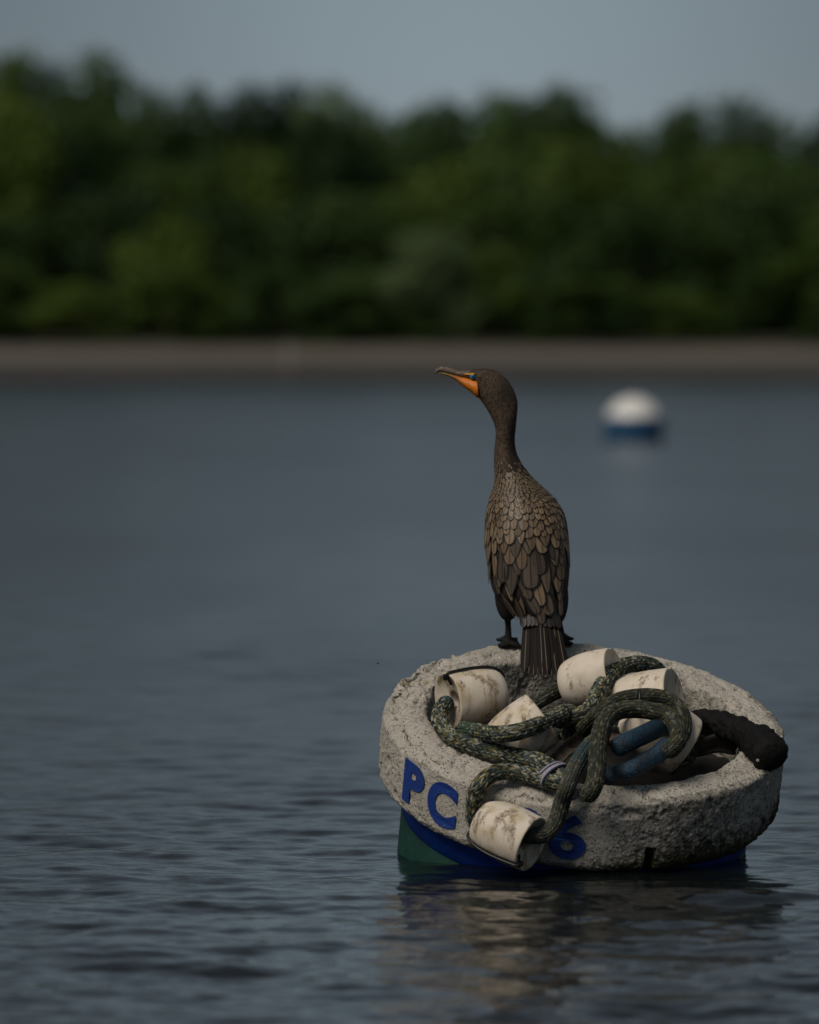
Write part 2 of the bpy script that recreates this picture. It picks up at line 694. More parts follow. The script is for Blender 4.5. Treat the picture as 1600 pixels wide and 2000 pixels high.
tree(x_at(850, 207.5), 207.5, 440, 4.3, 3, 'grey', 'rounded grey-green bush, palest in the wood, just above the bird bill', None, 'bush', 'bush')
tree(x_at(985, 208), 208, 470, 3.2, 3, 'yellow', 'bright yellow-green bush just right of the pale grey-green bush', None, 'bush', 'bush')
# dark growth filling the depth of the wood, past counting
_r = np.random.default_rng(91)
_n = 16000
_P = np.stack([_r.uniform(-62, 62, _n), _r.uniform(236, 246, _n), 1.9 + _r.uniform(0, 1, _n) ** 1.3 * 5.5], 1)
_d = _r.normal(size=(_n, 3)) * np.array([1, .7, 1])
_d /= np.linalg.norm(_d, axis=1)[:, None]
_a = np.cross(_d, np.array([0.1, 0.2, 1.0]))
_a /= np.linalg.norm(_a, axis=1)[:, None]
_b = np.cross(_d, _a)
_s = _r.uniform(0.2, 0.42, _n)[:, None]
_V = np.stack([_P - _a * _s, _P - _b * _s * .8, _P + _a * _s, _P + _b * _s * .8], 1).reshape(-1, 3)
_me = make_mesh('undergrowth', _V, np.arange(_n * 4).reshape(-1, 4), False)
tag(link('undergrowth', _me, LEAF_DARK), 'dark undergrowth deep in the far wood', 'undergrowth', None, 'stuff')
# a pale post at the water's edge
pv, pf = tube_mesh(np.array([(0, 0, -0.4), (0, 0, 0.45), (0, 0, 1.15)]), [0.08, 0.08, 0.07], 10)
pp = at(565, 735, 187.0)
solo('post', pv + np.array([pp[0], 187.0, 0.1]), pf, mat_simple('post_paint', (0.22, 0.21, 0.20), 0.8), np.array([pp[0], 187.0, 0.1]))
tag(bpy.data.objects['post'], 'pale blurred post standing at the edge of the far beach', 'post')

# ================================================================== white mooring ball far behind
def build_ball():
    Yb = 66.0
    c = at(1238, 852, Yb)
    r = 57 / F * Yb
    c[2] = 0.0
    t = thing('mooring_ball', (c[0], c[1], 0.0), 'white domed mooring ball with a blue band, floating behind the bird', 'mooring ball')
    zc = 0.19

    def lathe(prof, n=48):
        a = np.linspace(0, 2 * np.pi, n, endpoint=False)
        V = np.array([(p[0] * math.cos(x), p[0] * math.sin(x), p[1]) for p in prof for x in a]) + c
        return V, grid_faces(len(prof), n, True)
    m_w = mat_simple('ball_white', (0.78, 0.77, 0.74), 0.35, 0.06, 4)
    m_b = mat_simple('ball_blue', (0.02, 0.075, 0.16), 0.4, 0.15, 5)
    ang = np.linspace(math.asin((0.285 - zc) / (r * 1.02)), math.pi / 2 - 0.03, 14)
    V, Fc = lathe([(r * math.cos(a), zc + r * 0.98 * math.sin(a)) for a in ang] + [(0.001, zc + r * 0.98)])
    part('shell', V, Fc, m_w, t)
    V, Fc = lathe([(r * 0.7, -0.25), (r * 0.93, -0.1), (r * 1.02, 0.0), (r * 1.03, 0.27), (r * 1.03, 0.285), (r * 0.96, 0.291)])
    part('band', V, Fc, m_b, t)
    V, Fc = lathe([(0.03, zc + r * 0.96), (0.03, zc + r * 1.03), (0.015, zc + r * 1.04), (0.001, zc + r * 1.04)], 16)
    part('top_eye', V, Fc, mat_simple('ball_metal', (0.3, 0.3, 0.3), 0.4), t)


build_ball()

# ================================================================== the mooring buoy
BUOY = thing('mooring_buoy', RC - RN * 0.25, 'grey concrete-collared mooring buoy with blue letters, the bird standing on its rim', 'buoy')


def concrete_mat():
    t = NT('rough_concrete')
    v = t.coord('Object')
    n1 = t.noise(9, 5, 0.6, v)
    n2 = t.noise(130, 4, 0.7, v)
    n3 = t.noise(420, 2, 0.6, v)
    base = t.ramp(n1, [(0.25, (0.46, 0.425, 0.37)), (0.75, (0.61, 0.57, 0.50))])
    base = t.mix(t.ramp(n2, [(0.32, 0.8), (0.44, 0.0)]), base, (0.24, 0.21, 0.175))
    base = t.mix(t.ramp(n3, [(0.30, 0.9), (0.41, 0.0)]), base, (0.10, 0.09, 0.08))
    base = t.mix(t.ramp(n3, [(0.56, 0.0), (0.68, 0.75)]), base, (0.72, 0.68, 0.61))
    vo = t.new('ShaderNodeTexVoronoi')
    vo.inputs['Scale'].default_value = 150
    t.l.new(v, vo.inputs['Vector'])
    pore = t.math('MULTIPLY', t.ramp(vo.outputs['Distance'], [(0.16, 1.0), (0.34, 0.0)]), t.ramp(t.noise(28, 3, 0.6, v), [(0.42, 0.0), (0.58, 1.0)]))
    base = t.mix(t.math('MULTIPLY', pore, 0.85), base, (0.11, 0.095, 0.075))
    grime_shade = t.attr('grime_shade')
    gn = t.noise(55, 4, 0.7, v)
    gm = t.ramp(t.math('ADD', t.math('MULTIPLY', grime_shade, 1.0), t.math('MULTIPLY', t.math('SUBTRACT', gn, 0.5), 1.3)), [(0.35, 0.0), (0.8, 1.0)])
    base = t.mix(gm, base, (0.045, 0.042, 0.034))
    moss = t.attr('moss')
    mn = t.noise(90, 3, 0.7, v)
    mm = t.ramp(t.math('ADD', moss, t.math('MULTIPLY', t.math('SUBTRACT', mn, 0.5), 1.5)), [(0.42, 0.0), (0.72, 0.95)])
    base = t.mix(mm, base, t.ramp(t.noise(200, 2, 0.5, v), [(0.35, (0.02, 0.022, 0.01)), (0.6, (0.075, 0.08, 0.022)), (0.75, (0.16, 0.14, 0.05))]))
    yel = t.attr('lichen')
    base = t.mix(t.math('MULTIPLY', yel, t.ramp(t.noise(70, 3, 0.6, v), [(0.5, 0.0), (0.7, 0.8)])), base, (0.32, 0.22, 0.05))
    b = t.bump(n2, 0.005, 1.0)
    inv = t.math('SUBTRACT', 1.0, pore)
    b = t.bump(inv, 0.004, 1.0, b)
    b = t.bump(n3, 0.0022, 1.0, b)
    return t.out(base, 0.93, b, 0.2)


def build_collar():
    # closed cross-section (r, z), rounded corners
    def corner(cx, cz, rr, a0, a1, n=8):
        return [(cx + rr * math.cos(a), cz + rr * math.sin(a)) for a in np.linspace(rad(a0), rad(a1), n)]
    ro, ri, h = R_OUT, R_IN, R_H
    pr = corner(ro - 0.011, -0.011, 0.011, 0, 90) + corner(ri + 0.014, -0.014, 0.014, 90, 180) + corner(ri + 0.01, -h + 0.01, 0.01, 180, 270) + corner(ro - 0.03, -h + 0.03, 0.03, 270, 360)
    pr.append(pr[0])
    pr = np.array(pr)
    d = np.r_[0, np.cumsum(np.linalg.norm(np.diff(pr, axis=0), axis=1))]
    npf = 190
    s = np.linspace(0, d[-1], npf, endpoint=False)
    pr = np.stack([np.interp(s, d, pr[:, 0]), np.interp(s, d, pr[:, 1])], 1)
    tg = np.roll(pr, -1, 0) - np.roll(pr, 1, 0)
    tg /= np.linalg.norm(tg, axis=1)[:, None]
    nr = np.stack([tg[:, 1], -tg[:, 0]], 1)          # outward for this winding
    na = 920
    A = np.linspace(0, 2 * np.pi, na, endpoint=False)
    RR, AA = np.meshgrid(np.arange(npf), A, indexing='ij')
    r0, z0 = pr[RR, 0].ravel(), pr[RR, 1].ravel()
    nrr, nrz = nr[RR, 0].ravel(), nr[RR, 1].ravel()
    a = AA.ravel()
    P = np.stack([r0 * np.cos(a), r0 * np.sin(a), z0], 1)
    deg = np.degrees(a) % 360
    left = sstep(95, 150, deg) * (1 - sstep(255, 300, deg))
    top = sstep(-0.03, -0.004, z0)
    D = 0.0015 + (fbm(P, 11, 4, 1) - 0.5) * 0.009 + (fbm(P, 60, 3, 2) - 0.5) * 0.0045 + (vnoise(P, 240, 3) - 0.5) * 0.003
    # crumbled edge and pits on the left
    edge = np.exp(-((r0 - (ro - 0.008)) / 0.028) ** 2) * top
    cr = np.clip(fbm(P, 16, 4, 21) - 0.43, 0, 1)
    D -= left * (edge * (0.008 + 0.12 * cr) + top * 0.11 * np.clip(fbm(P, 26, 3, 31) - 0.60, 0, 1))
    pit = np.clip(fbm(P, 34, 3, 41) - 0.63, 0, 1)
    D -= 0.06 * pit
    # trowel grooves round the top at the back and the right
    gr = np.stack([r0 * 150, a * 7, 0 * a], 1)
    back = 1 - sstep(150, 185, deg) * (1 - sstep(300, 350, deg))
    D += top * back * (fbm(gr, 1.0, 2, 51) - 0.5) * 0.0055
    # crevice in the left side
    crev = np.exp(-((deg - 186 - 40 * (z0 + 0.12)) / 1.1) ** 2) * np.exp(-((z0 + 0.115) / 0.03) ** 4) * (r0 > ro - 0.02)
    D -= crev * 0.02
    flat_ = (r0 > ro - 0.02) * sstep(204, 208, deg) * (1 - sstep(273, 278, deg)) * sstep(-0.155, -0.14, z0) * (1 - sstep(-0.035, -0.02, z0))
    D = D * (1 - 0.8 * flat_)        # trowelled smooth where the letters are stuck
    r1, z1 = r0 + nrr * D, z0 + nrz * D
    # slot cut in the lower edge at the front
    fr = np.exp(-((deg - 288.4) / 1.35) ** 8)
    slot = fr * sstep(-0.108, -0.116, z0) * (r0 > ri + 0.02)
    r1 = r1 - slot * np.clip(r1 - (ri + 0.045), 0, 1)
    V = RC + np.outer(r1 * np.cos(a), RX) + np.outer(r1 * np.sin(a), RY) + np.outer(z1, RN)
    Fc = grid_faces(npf, na, True, True)
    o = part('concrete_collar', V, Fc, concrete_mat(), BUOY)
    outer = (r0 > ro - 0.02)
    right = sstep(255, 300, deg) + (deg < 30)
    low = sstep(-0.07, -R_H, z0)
    grime_shade = outer * np.clip((0.56 - 0.2 * sstep(305, 330, deg)) * right + 0.28 * right * low + 0.12 * low, 0, 1)  # real stains, plus shade of the right front put into the colour
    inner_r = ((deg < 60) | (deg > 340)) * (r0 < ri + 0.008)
    grime_shade = np.clip(grime_shade + inner_r * 0.45 + (r0 < ri + 0.01) * 0.0 * sstep(-0.01, -0.05, z0), 0, 1)
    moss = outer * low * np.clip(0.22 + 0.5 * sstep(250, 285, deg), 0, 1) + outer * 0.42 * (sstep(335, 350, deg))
    lich = np.exp(-((deg - 158) / 5.0) ** 2) * top
    fattr(o.data, 'grime_shade', grime_shade)
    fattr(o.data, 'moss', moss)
    fattr(o.data, 'lichen', lich)


build_collar()


def lathe_ring(prof, n=128):
    a = np.linspace(0, 2 * np.pi, n, endpoint=False)
    V = []
    for p in prof:
        V.append(RC + np.outer(p[0] * np.cos(a), RX) + np.outer(p[0] * np.sin(a), RY) + p[1] * RN)
    return np.vstack(V), grid_faces(len(prof), n, True)


def paint(name, c, dark, rough=0.55):
    t = NT(name)
    v = t.coord('Object')
    n = t.noise(14, 5, 0.65, v)
    n2 = t.noise(90, 3, 0.6, t.coord('Object', (1, 1, 0.15)))
    col = t.ramp(n, [(0.3, dark), (0.65, c)])
    col = t.mix(t.ramp(n2, [(0.62, 0.0), (0.8, 0.55)]), col, tuple(x * 0.35 + 0.012 for x in c))
    return t.out(col, t.ramp(n, [(0.3, rough + 0.2), (0.7, rough)]), t.bump(n, 0.002), 0.25)


RD = 0.383
V, Fc = lathe_ring([(RD - 0.01, -R_H + 0.004), (RD, -R_H + 0.002), (RD, -R_H - 0.02), (RD, -0.2425), (RD - 0.003, -0.2435)])
part('blue_band', V, Fc, paint('drum_blue', (0.006, 0.060, 0.36), (0.004, 0.032, 0.20)), BUOY)
V, Fc = lathe_ring([(RD - 0.003, -0.2434), (RD + 0.001, -0.245), (RD + 0.001, -0.35), (RD, -0.5), (RD - 0.05, -0.62), (0.01, -0.63)])
part('green_hull', V, Fc, paint('hull_green', (0.005, 0.05, 0.034), (0.004, 0.022, 0.018)), BUOY)
# rough floor inside the collar
rr_ = np.linspace(0.002, R_IN + 0.02, 40)
aa_ = np.linspace(0, 2 * np.pi, 120, endpoint=False)
Rg, Ag = np.meshgrid(rr_, aa_, indexing='ij')
Pf = np.stack([(Rg * np.cos(Ag)).ravel(), (Rg * np.sin(Ag)).ravel(), 0 * Rg.ravel()], 1)
zf = -0.125 + (fbm(Pf, 9, 4, 77) - 0.5) * 0.05
Vf = RC + np.outer(Pf[:, 0], RX) + np.outer(Pf[:, 1], RY) + np.outer(zf, RN)
part('inner_floor', Vf, grid_faces(40, 120, True), mat_simple('sludge', (0.018, 0.016, 0.014), 0.9, 0.5, 40, 0.004), BUOY)

def letter_mat():
    t = NT('letter_blue')
    v = t.coord('Object')
    c = t.ramp(t.noise(40, 4, 0.6, v), [(0.3, (0.004, 0.030, 0.20)), (0.7, (0.007, 0.046, 0.27))])
    chip = t.ramp(t.noise(75, 4, 0.7, v), [(0.29, 0.9), (0.34, 0.0)])
    c = t.mix(chip, c, (0.36, 0.33, 0.28))
    c = t.mix(t.ramp(t.noise(14, 4, 0.7, v), [(0.55, 0.0), (0.8, 0.45)]), c, (0.05, 0.055, 0.07))
    return t.out(c, 0.65, t.bump(t.noise(130, 4, 0.7, v), 0.002))


LETTER = letter_mat()


def build_letter(ch, deg, zc, w, h, bold=0.05, slant=0.0):
    cu = bpy.data.curves.new('letter_outline', 'FONT')
    cu.body = ch
    cu.size = 1.0
    cu.offset = bold
    cu.resolution_u = 8
    tmp = bpy.data.objects.new('letter_tmp', cu)
    COL.objects.link(tmp)
    dg = bpy.context.evaluated_depsgraph_get()
    me = bpy.data.meshes.new_from_object(tmp.evaluated_get(dg))
    bpy.data.objects.remove(tmp)
    bpy.data.curves.remove(cu)
    bm = bmesh.new()
    bm.from_mesh(me)
    bmesh.ops.remove_doubles(bm, verts=bm.verts, dist=1e-5)
    r = bmesh.ops.extrude_face_region(bm, geom=bm.faces[:])
    for e in r['geom']:
        if isinstance(e, bmesh.types.BMVert):
            e.co.z += 1.0
    bmesh.ops.recalc_face_normals(bm, faces=bm.faces[:])
    bm.to_mesh(me)
    bm.free()
    co = np.array([v.co for v in me.vertices])
    x0, x1, y0, y1 = co[:, 0].min(), co[:, 0].max(), co[:, 1].min(), co[:, 1].max()
    x = ((co[:, 0] - (x0 + x1) / 2) / (x1 - x0)) * w
    y = ((co[:, 1] - (y0 + y1) / 2) / (y1 - y0)) * h
    a = rad(deg) + (x + slant * y) / R_OUT
    rr = R_OUT + 0.0027 + 0.0007 * co[:, 2]
    W = RC + np.outer(rr * np.cos(a), RX) + np.outer(rr * np.sin(a), RY) + np.outer(zc + y, RN)
    me.materials.append(LETTER)
    me.polygons.foreach_set('use_smooth', np.zeros(len(me.polygons), bool))
    base = np.array(BUOY.location)
    me.vertices.foreach_set('co', (W - base).astype(np.float32).ravel())
    me.update()
    o = link('letter', me, None, BUOY)
    return o


for ch, deg, zc, w, h in (('P', 213.0, -0.084, 0.078, 0.098), ('C', 225.6, -0.090, 0.086, 0.102), ('4', 240.6, -0.086, 0.080, 0.098), ('0', 252.8, -0.086, 0.076, 0.100), ('6', 264.6, -0.088, 0.080, 0.104)):
    build_letter(ch, deg, zc, w, h, 0.03 if ch in '06' else 0.05)

# ================================================================== ropes
def rope_mat():
    t = NT('braided_rope')
    c = t.attr('strand', 'Color')
    v = t.coord('Object')
    n = t.noise(500, 2, 0.6, v)
    c = t.mix(t.ramp(n, [(0.35, 0.4), (0.6, 0.0)]), c, (0.02, 0.02, 0.015))
    return t.out(c, 0.75, t.bump(n, 0.0012), 0.3)


ROPE = rope_mat()
PALETTE = np.array([(0.10, 0.105, 0.045), (0.15, 0.13, 0.05), (0.22, 0.24, 0.20), (0.055, 0.075, 0.06), (0.015, 0.022, 0.023), (0.36, 0.34, 0.25), (0.05, 0.08, 0.09), (0.014, 0.017, 0.015)])


def rope_geometry(W, radius, seed, tint=None, cols=16, pick=0.0058, flat=1.0, blue=()):
    P, s = spline(W, 0.0012)
    P = P[:, :3]
    for _ in range(30):
        P[1:-1] = 0.25 * P[:-2] + 0.5 * P[1:-1] + 0.25 * P[2:]
    T, N, B = frames(P)
    na = cols * 6
    u = np.arange(na) / na
    U, S = np.meshgrid(u, s)
    c = U * cols
    i = np.floor(c)
    f = c - i
    dr = np.where(i % 2 == 0, 1.0, -1.0)
    w = S / pick + dr * 1.5 * f + 0.5 * (i % 2)
    j = np.floor(w)
    g = w - j
    hgt = (1 - 0.8 * np.abs(2 * f - 1) ** 4) * (1 - np.abs(2 * g - 1) ** 2.2)
    groove = 0.85 + 0.15 * np.clip(np.abs(2 * g - 1.0) * 3, 0, 1)       # two yarns per strand
    # plain tapered ends
    endr = np.minimum(s, s[-1] - s) / radius
    er = np.sqrt(np.clip(1 - (1 - np.clip(endr, 0, 1)) ** 2, 0.02, 1))
    wob = 1 + 0.05 * (fbm(np.stack([s * 30, 0 * s + seed, 0 * s], 1), 1.0, 2, seed) - 0.5)
    R = radius * (wob * er)[:, None] * 0.92 + 0.0032 * hgt * groove
    a = U * 2 * np.pi
    V = P[:, None, :] + R[..., None] * (np.cos(a)[..., None] * N[:, None, :] + np.sin(a)[..., None] * B[:, None, :] * flat)
    hv = hash3(i.ravel(), j.ravel(), 0 * i.ravel(), seed)
    col = PALETTE[(hv * len(PALETTE)).astype(int) % len(PALETTE)]
    lo = fbm(np.stack([S.ravel() * 14, np.sin(a).ravel() * 0.8, 0 * a.ravel() + seed], 1), 1.0, 3, seed + 5)
    col = col * (0.7 + 1.1 * lo)[:, None]
    if tint is not None:
        col = col * 0.36 + np.array(tint) * 0.8 * (0.5 + 0.4 * hv)[:, None]
    for (b0, b1, bc, amt) in blue:
        m = sstep(b0 - 0.012, b0 + 0.004, S.ravel()) * (1 - sstep(b1 - 0.004, b1 + 0.012, S.ravel())) * amt
        col = col * (1 - m)[:, None] + np.array(bc) * (0.6 + 0.8 * hv)[:, None] * m[:, None]
    groove_shade = 0.3 + 0.7 * np.clip(hgt * 1.4, 0, 1).ravel()               # shade between the strands, put into the colour
    col = col * groove_shade[:, None]
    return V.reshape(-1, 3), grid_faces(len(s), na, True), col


def rope(label, W, radius=0.0172, seed=1, name='rope', parent=None, **kw):
    V, Fc, col = rope_geometry(W, radius, seed, **kw)
    if parent is None:
        o = solo(name, V, Fc, ROPE)
        tag(o, label, 'rope', 'lengths of the old braided mooring rope')
    else:
        o = part(name, V, Fc, ROPE, parent)
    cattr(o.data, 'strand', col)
    return o


TEAL = (0.012, 0.075, 0.105)
Rg_ = on_ring
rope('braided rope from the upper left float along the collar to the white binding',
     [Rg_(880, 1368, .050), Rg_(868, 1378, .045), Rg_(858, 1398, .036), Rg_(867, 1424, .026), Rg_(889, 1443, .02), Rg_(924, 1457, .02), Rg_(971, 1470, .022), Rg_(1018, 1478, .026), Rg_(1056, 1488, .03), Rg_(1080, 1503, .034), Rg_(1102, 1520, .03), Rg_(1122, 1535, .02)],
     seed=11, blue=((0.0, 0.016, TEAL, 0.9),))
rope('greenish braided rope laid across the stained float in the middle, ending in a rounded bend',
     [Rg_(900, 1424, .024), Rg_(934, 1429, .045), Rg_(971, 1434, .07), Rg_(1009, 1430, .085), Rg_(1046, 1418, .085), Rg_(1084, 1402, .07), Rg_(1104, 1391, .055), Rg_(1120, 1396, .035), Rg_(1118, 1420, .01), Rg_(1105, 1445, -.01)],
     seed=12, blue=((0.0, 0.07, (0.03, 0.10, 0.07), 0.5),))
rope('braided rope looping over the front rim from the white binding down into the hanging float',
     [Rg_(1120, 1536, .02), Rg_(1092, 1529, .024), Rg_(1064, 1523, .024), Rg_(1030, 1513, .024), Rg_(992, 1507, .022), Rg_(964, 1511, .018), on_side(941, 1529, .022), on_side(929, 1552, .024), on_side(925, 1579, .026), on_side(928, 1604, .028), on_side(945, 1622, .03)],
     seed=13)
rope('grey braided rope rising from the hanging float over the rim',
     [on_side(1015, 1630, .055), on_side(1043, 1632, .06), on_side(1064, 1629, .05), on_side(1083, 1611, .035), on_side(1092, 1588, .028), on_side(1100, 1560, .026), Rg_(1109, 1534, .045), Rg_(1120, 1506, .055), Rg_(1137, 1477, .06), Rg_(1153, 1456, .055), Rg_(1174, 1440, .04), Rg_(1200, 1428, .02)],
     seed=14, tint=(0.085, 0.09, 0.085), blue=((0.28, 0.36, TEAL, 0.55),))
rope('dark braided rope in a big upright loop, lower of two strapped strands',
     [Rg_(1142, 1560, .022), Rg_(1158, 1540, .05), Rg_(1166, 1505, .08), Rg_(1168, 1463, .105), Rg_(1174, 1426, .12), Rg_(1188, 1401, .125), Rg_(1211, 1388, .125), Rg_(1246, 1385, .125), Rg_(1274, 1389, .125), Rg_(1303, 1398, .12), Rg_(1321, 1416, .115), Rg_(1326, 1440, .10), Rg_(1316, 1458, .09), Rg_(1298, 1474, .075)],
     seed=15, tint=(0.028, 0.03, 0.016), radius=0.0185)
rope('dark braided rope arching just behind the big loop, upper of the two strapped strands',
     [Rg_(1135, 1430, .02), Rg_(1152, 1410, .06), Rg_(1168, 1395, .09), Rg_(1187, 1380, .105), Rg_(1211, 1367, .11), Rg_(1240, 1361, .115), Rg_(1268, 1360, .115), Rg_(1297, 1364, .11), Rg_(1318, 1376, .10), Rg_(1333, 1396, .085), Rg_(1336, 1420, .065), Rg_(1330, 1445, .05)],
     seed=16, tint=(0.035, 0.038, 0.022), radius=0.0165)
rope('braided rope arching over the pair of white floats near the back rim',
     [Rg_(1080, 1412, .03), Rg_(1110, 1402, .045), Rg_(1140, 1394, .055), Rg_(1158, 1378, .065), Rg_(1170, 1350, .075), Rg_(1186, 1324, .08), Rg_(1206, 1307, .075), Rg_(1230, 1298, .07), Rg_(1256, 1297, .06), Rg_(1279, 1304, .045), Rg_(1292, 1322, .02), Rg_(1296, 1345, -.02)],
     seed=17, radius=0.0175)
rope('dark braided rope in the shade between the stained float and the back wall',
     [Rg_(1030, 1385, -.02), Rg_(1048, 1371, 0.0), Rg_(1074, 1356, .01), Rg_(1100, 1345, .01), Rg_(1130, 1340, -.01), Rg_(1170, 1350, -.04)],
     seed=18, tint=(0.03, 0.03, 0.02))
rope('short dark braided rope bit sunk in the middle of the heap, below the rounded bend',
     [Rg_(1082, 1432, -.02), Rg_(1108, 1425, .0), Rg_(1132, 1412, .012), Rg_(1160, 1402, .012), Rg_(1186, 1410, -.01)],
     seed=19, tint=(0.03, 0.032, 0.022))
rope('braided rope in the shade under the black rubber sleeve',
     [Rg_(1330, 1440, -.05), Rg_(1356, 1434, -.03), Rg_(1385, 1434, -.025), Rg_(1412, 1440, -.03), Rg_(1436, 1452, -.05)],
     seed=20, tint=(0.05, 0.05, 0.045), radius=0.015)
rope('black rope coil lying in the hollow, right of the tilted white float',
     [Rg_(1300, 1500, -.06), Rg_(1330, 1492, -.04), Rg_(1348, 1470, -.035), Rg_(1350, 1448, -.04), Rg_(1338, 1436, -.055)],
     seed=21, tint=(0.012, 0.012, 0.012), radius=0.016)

# blue woven sleeves
SLEEVE_BLUE = None


def blue_mat():
    t = NT('blue_woven_sleeve')
    v = t.coord('Object')
    w = t.new('ShaderNodeTexVoronoi')
    w.inputs['Scale'].default_value = 330
    t.l.new(v, w.inputs['Vector'])
    n = t.noise(25, 4, 0.6, v)
    c = t.ramp(n, [(0.35, (0.006, 0.018, 0.032)), (0.6, (0.014, 0.085, 0.16)), (0.75, (0.05, 0.15, 0.21))])
    c = t.mix(t.ramp(w.outputs['Distance'], [(0.15, 0.0), (0.6, 0.75)]), c, (0.006, 0.014, 0.024))
    return t.out(c, 0.6, t.bump(w.outputs['Distance'], 0.002, 0.8))


SLEEVE_BLUE = blue_mat()


def hose(label, W, radius):
    P, s = spline(W, 0.004)
    e = np.minimum(s, s[-1] - s) / (radius * 0.4)
    r = radius * (1 - 0.28 * (1 - np.clip(e, 0, 1)) ** 2) * (1 + 0.09 * (fbm(np.stack([s * 40, 0 * s, 0 * s + radius * 900], 1), 1.0, 2, 5) - 0.5))
    V, Fc = tube_mesh(P, r, 28)
    t = solo('hose_sleeve', V, Fc, SLEEVE_BLUE)
    tag(t, label, 'rope sleeve', 'blue woven rope sleeves in the big loop')
    # stitched seam along the sleeve
    T, N, B = frames(P)
    a = 0.9
    st = []
    for k in range(4, len(P) - 4, 2):
        c = P[k] + (N[k] * math.cos(a) + B[k] * math.sin(a)) * (r[k] + 0.0004)
        d = nrm(T[k] + 0.6 * np.cross(T[k], N[k]))
        st.append(tube_mesh(np.array([c - d * 0.0028, c + d * 0.0028]), 0.0009, 5))
    V, Fc = merge(st)
    q = part('seam_stitching', V, Fc, mat_simple('seam_thread', (0.02, 0.05, 0.07), 0.8), t)
    q['kind'] = 'stuff'
    return t


hose('bright blue woven rope sleeve lying inside the big loop, upper of the two', [Rg_(1200, 1463, .09), Rg_(1225, 1450, .10), Rg_(1255, 1436, .10), Rg_(1288, 1421, .09), Rg_(1318, 1412, .07)], 0.0215)
hose('dark blue woven rope sleeve below the bright blue one in the big loop', [Rg_(1206, 1512, .03), Rg_(1232, 1503, .05), Rg_(1258, 1489, .06), Rg_(1284, 1474, .07), Rg_(1308, 1452, .085)], 0.020)
hose('scrap of teal woven sleeve showing low in the hollow beneath the big loop', [Rg_(1184, 1508, .02), Rg_(1200, 1514, .025), Rg_(1218, 1514, .015)], 0.014)

# binding, zip ties
BLACK_PLASTIC = mat_simple('black_plastic', (0.012, 0.012, 0.013), 0.4, 0.2, 60)
WHITE_CORD = mat_simple('binding_twine', (0.36, 0.35, 0.40), 0.7, 0.25, 200, 0.001)
BLUE_CORD = mat_simple('binding_twine_dark', (0.02, 0.02, 0.06), 0.7, 0.25, 200, 0.001)


def loop_around(c, ax, up, ra, rb, n=40):
    ax = nrm(ax)
    u = nrm(np.asarray(up) - np.dot(up, ax) * ax)
    v = np.cross(ax, u)
    t = np.linspace(0, 2 * np.pi, n + 1)
    return c + np.outer(np.cos(t) * ra, u) + np.outer(np.sin(t) * rb, v)


bc = (Rg_(1080, 1513, .030))
bt = thing('rope_binding', bc, 'white and dark twine binding that lashes two ropes together at the front rim', 'binding')
axb = nrm(Rg_(1102, 1520, .03) - Rg_(1062, 1500, .03))
upb = nrm(Rg_(1080, 1495, .034) - Rg_(1075, 1528, .024))
for k, (off, m) in enumerate(((-0.007, WHITE_CORD), (-0.0025, BLUE_CORD), (0.002, WHITE_CORD), (0.0065, WHITE_CORD), (0.0105, BLUE_CORD))):
    V, Fc = tube_mesh(loop_around(bc + axb * off, axb, upb, 0.040, 0.0215), 0.0026, 8, False)
    part('twine_turn', V, Fc, m, bt)

zc_ = Rg_(1247, 1374, .121)
V, Fc = tube_mesh(loop_around(zc_, RX, RN, 0.030, 0.024), 0.0035, 8, False)
z = solo('cable_tie', V, Fc, BLACK_PLASTIC)
tag(z, 'black cable tie strapping the two strands at the top of the big rope loop', 'cable tie')

# ================================================================== floats
def float_mat(name, seed, stain):
    t = NT(name)
    v = t.coord('Object')
    off = t.new('ShaderNodeMapping')
    off.inputs['Location'].default_value = (seed * 3.1, seed * 1.7, 0)
    t.l.new(v, off.inputs['Vector'])
    n = t.noise(12, 4, 0.6, off.outputs[0])
    streak = t.new('ShaderNodeMapping')
    streak.inputs['Scale'].default_value = (1, 1, 0.25)
    streak.inputs['Location'].default_value = (seed, 0, seed)
    t.l.new(v, streak.inputs['Vector'])
    n2 = t.noise(38, 5, 0.62, streak.outputs[0])
    n3 = t.noise(170, 3, 0.6, off.outputs[0])
    c = t.ramp(n, [(0.3, (0.62, 0.53, 0.42)), (0.65, (0.76, 0.68, 0.57))])
    f = t.math('MULTIPLY', t.ramp(n2, [(0.585 - 0.10 * stain, 0.0), (0.66 - 0.09 * stain, 0.9)]), t.ramp(n3, [(0.35, 0.3), (0.6, 1.0)]))
    c = t.mix(f, c, (0.16, 0.105, 0.06))
    c = t.mix(t.ramp(n3, [(0.26, 0.75), (0.34, 0.0)]), c, (0.22, 0.17, 0.12))
    c = t.mix(t.ramp(t.noise(22, 3, 0.5, off.outputs[0]), [(0.50, 0.0), (0.72, 0.55 * (0.4 + stain))]), c, (0.42, 0.31, 0.14))
    return t.out(c, t.ramp(n2, [(0.4, 0.55), (0.7, 0.85)]), t.bump(n2, 0.0012, 0.5, t.bump(n3, 0.0006, 0.6)))


FLOAT_PROF = [(-0.066, 0.022), (-0.068, 0.034), (-0.0655, 0.044), (-0.060, 0.0505), (-0.050, 0.0565), (-0.035, 0.0615), (-0.015, 0.0650), (0.005, 0.0665), (0.025, 0.0668), (0.045, 0.0660), (0.060, 0.0650), (0.0645, 0.0645), (0.0665, 0.0625),
              (0.064, 0.0595), (0.058, 0.050), (0.053, 0.038), (0.050, 0.026), (0.048, 0.021), (0.0, 0.020), (-0.06, 0.0205)]


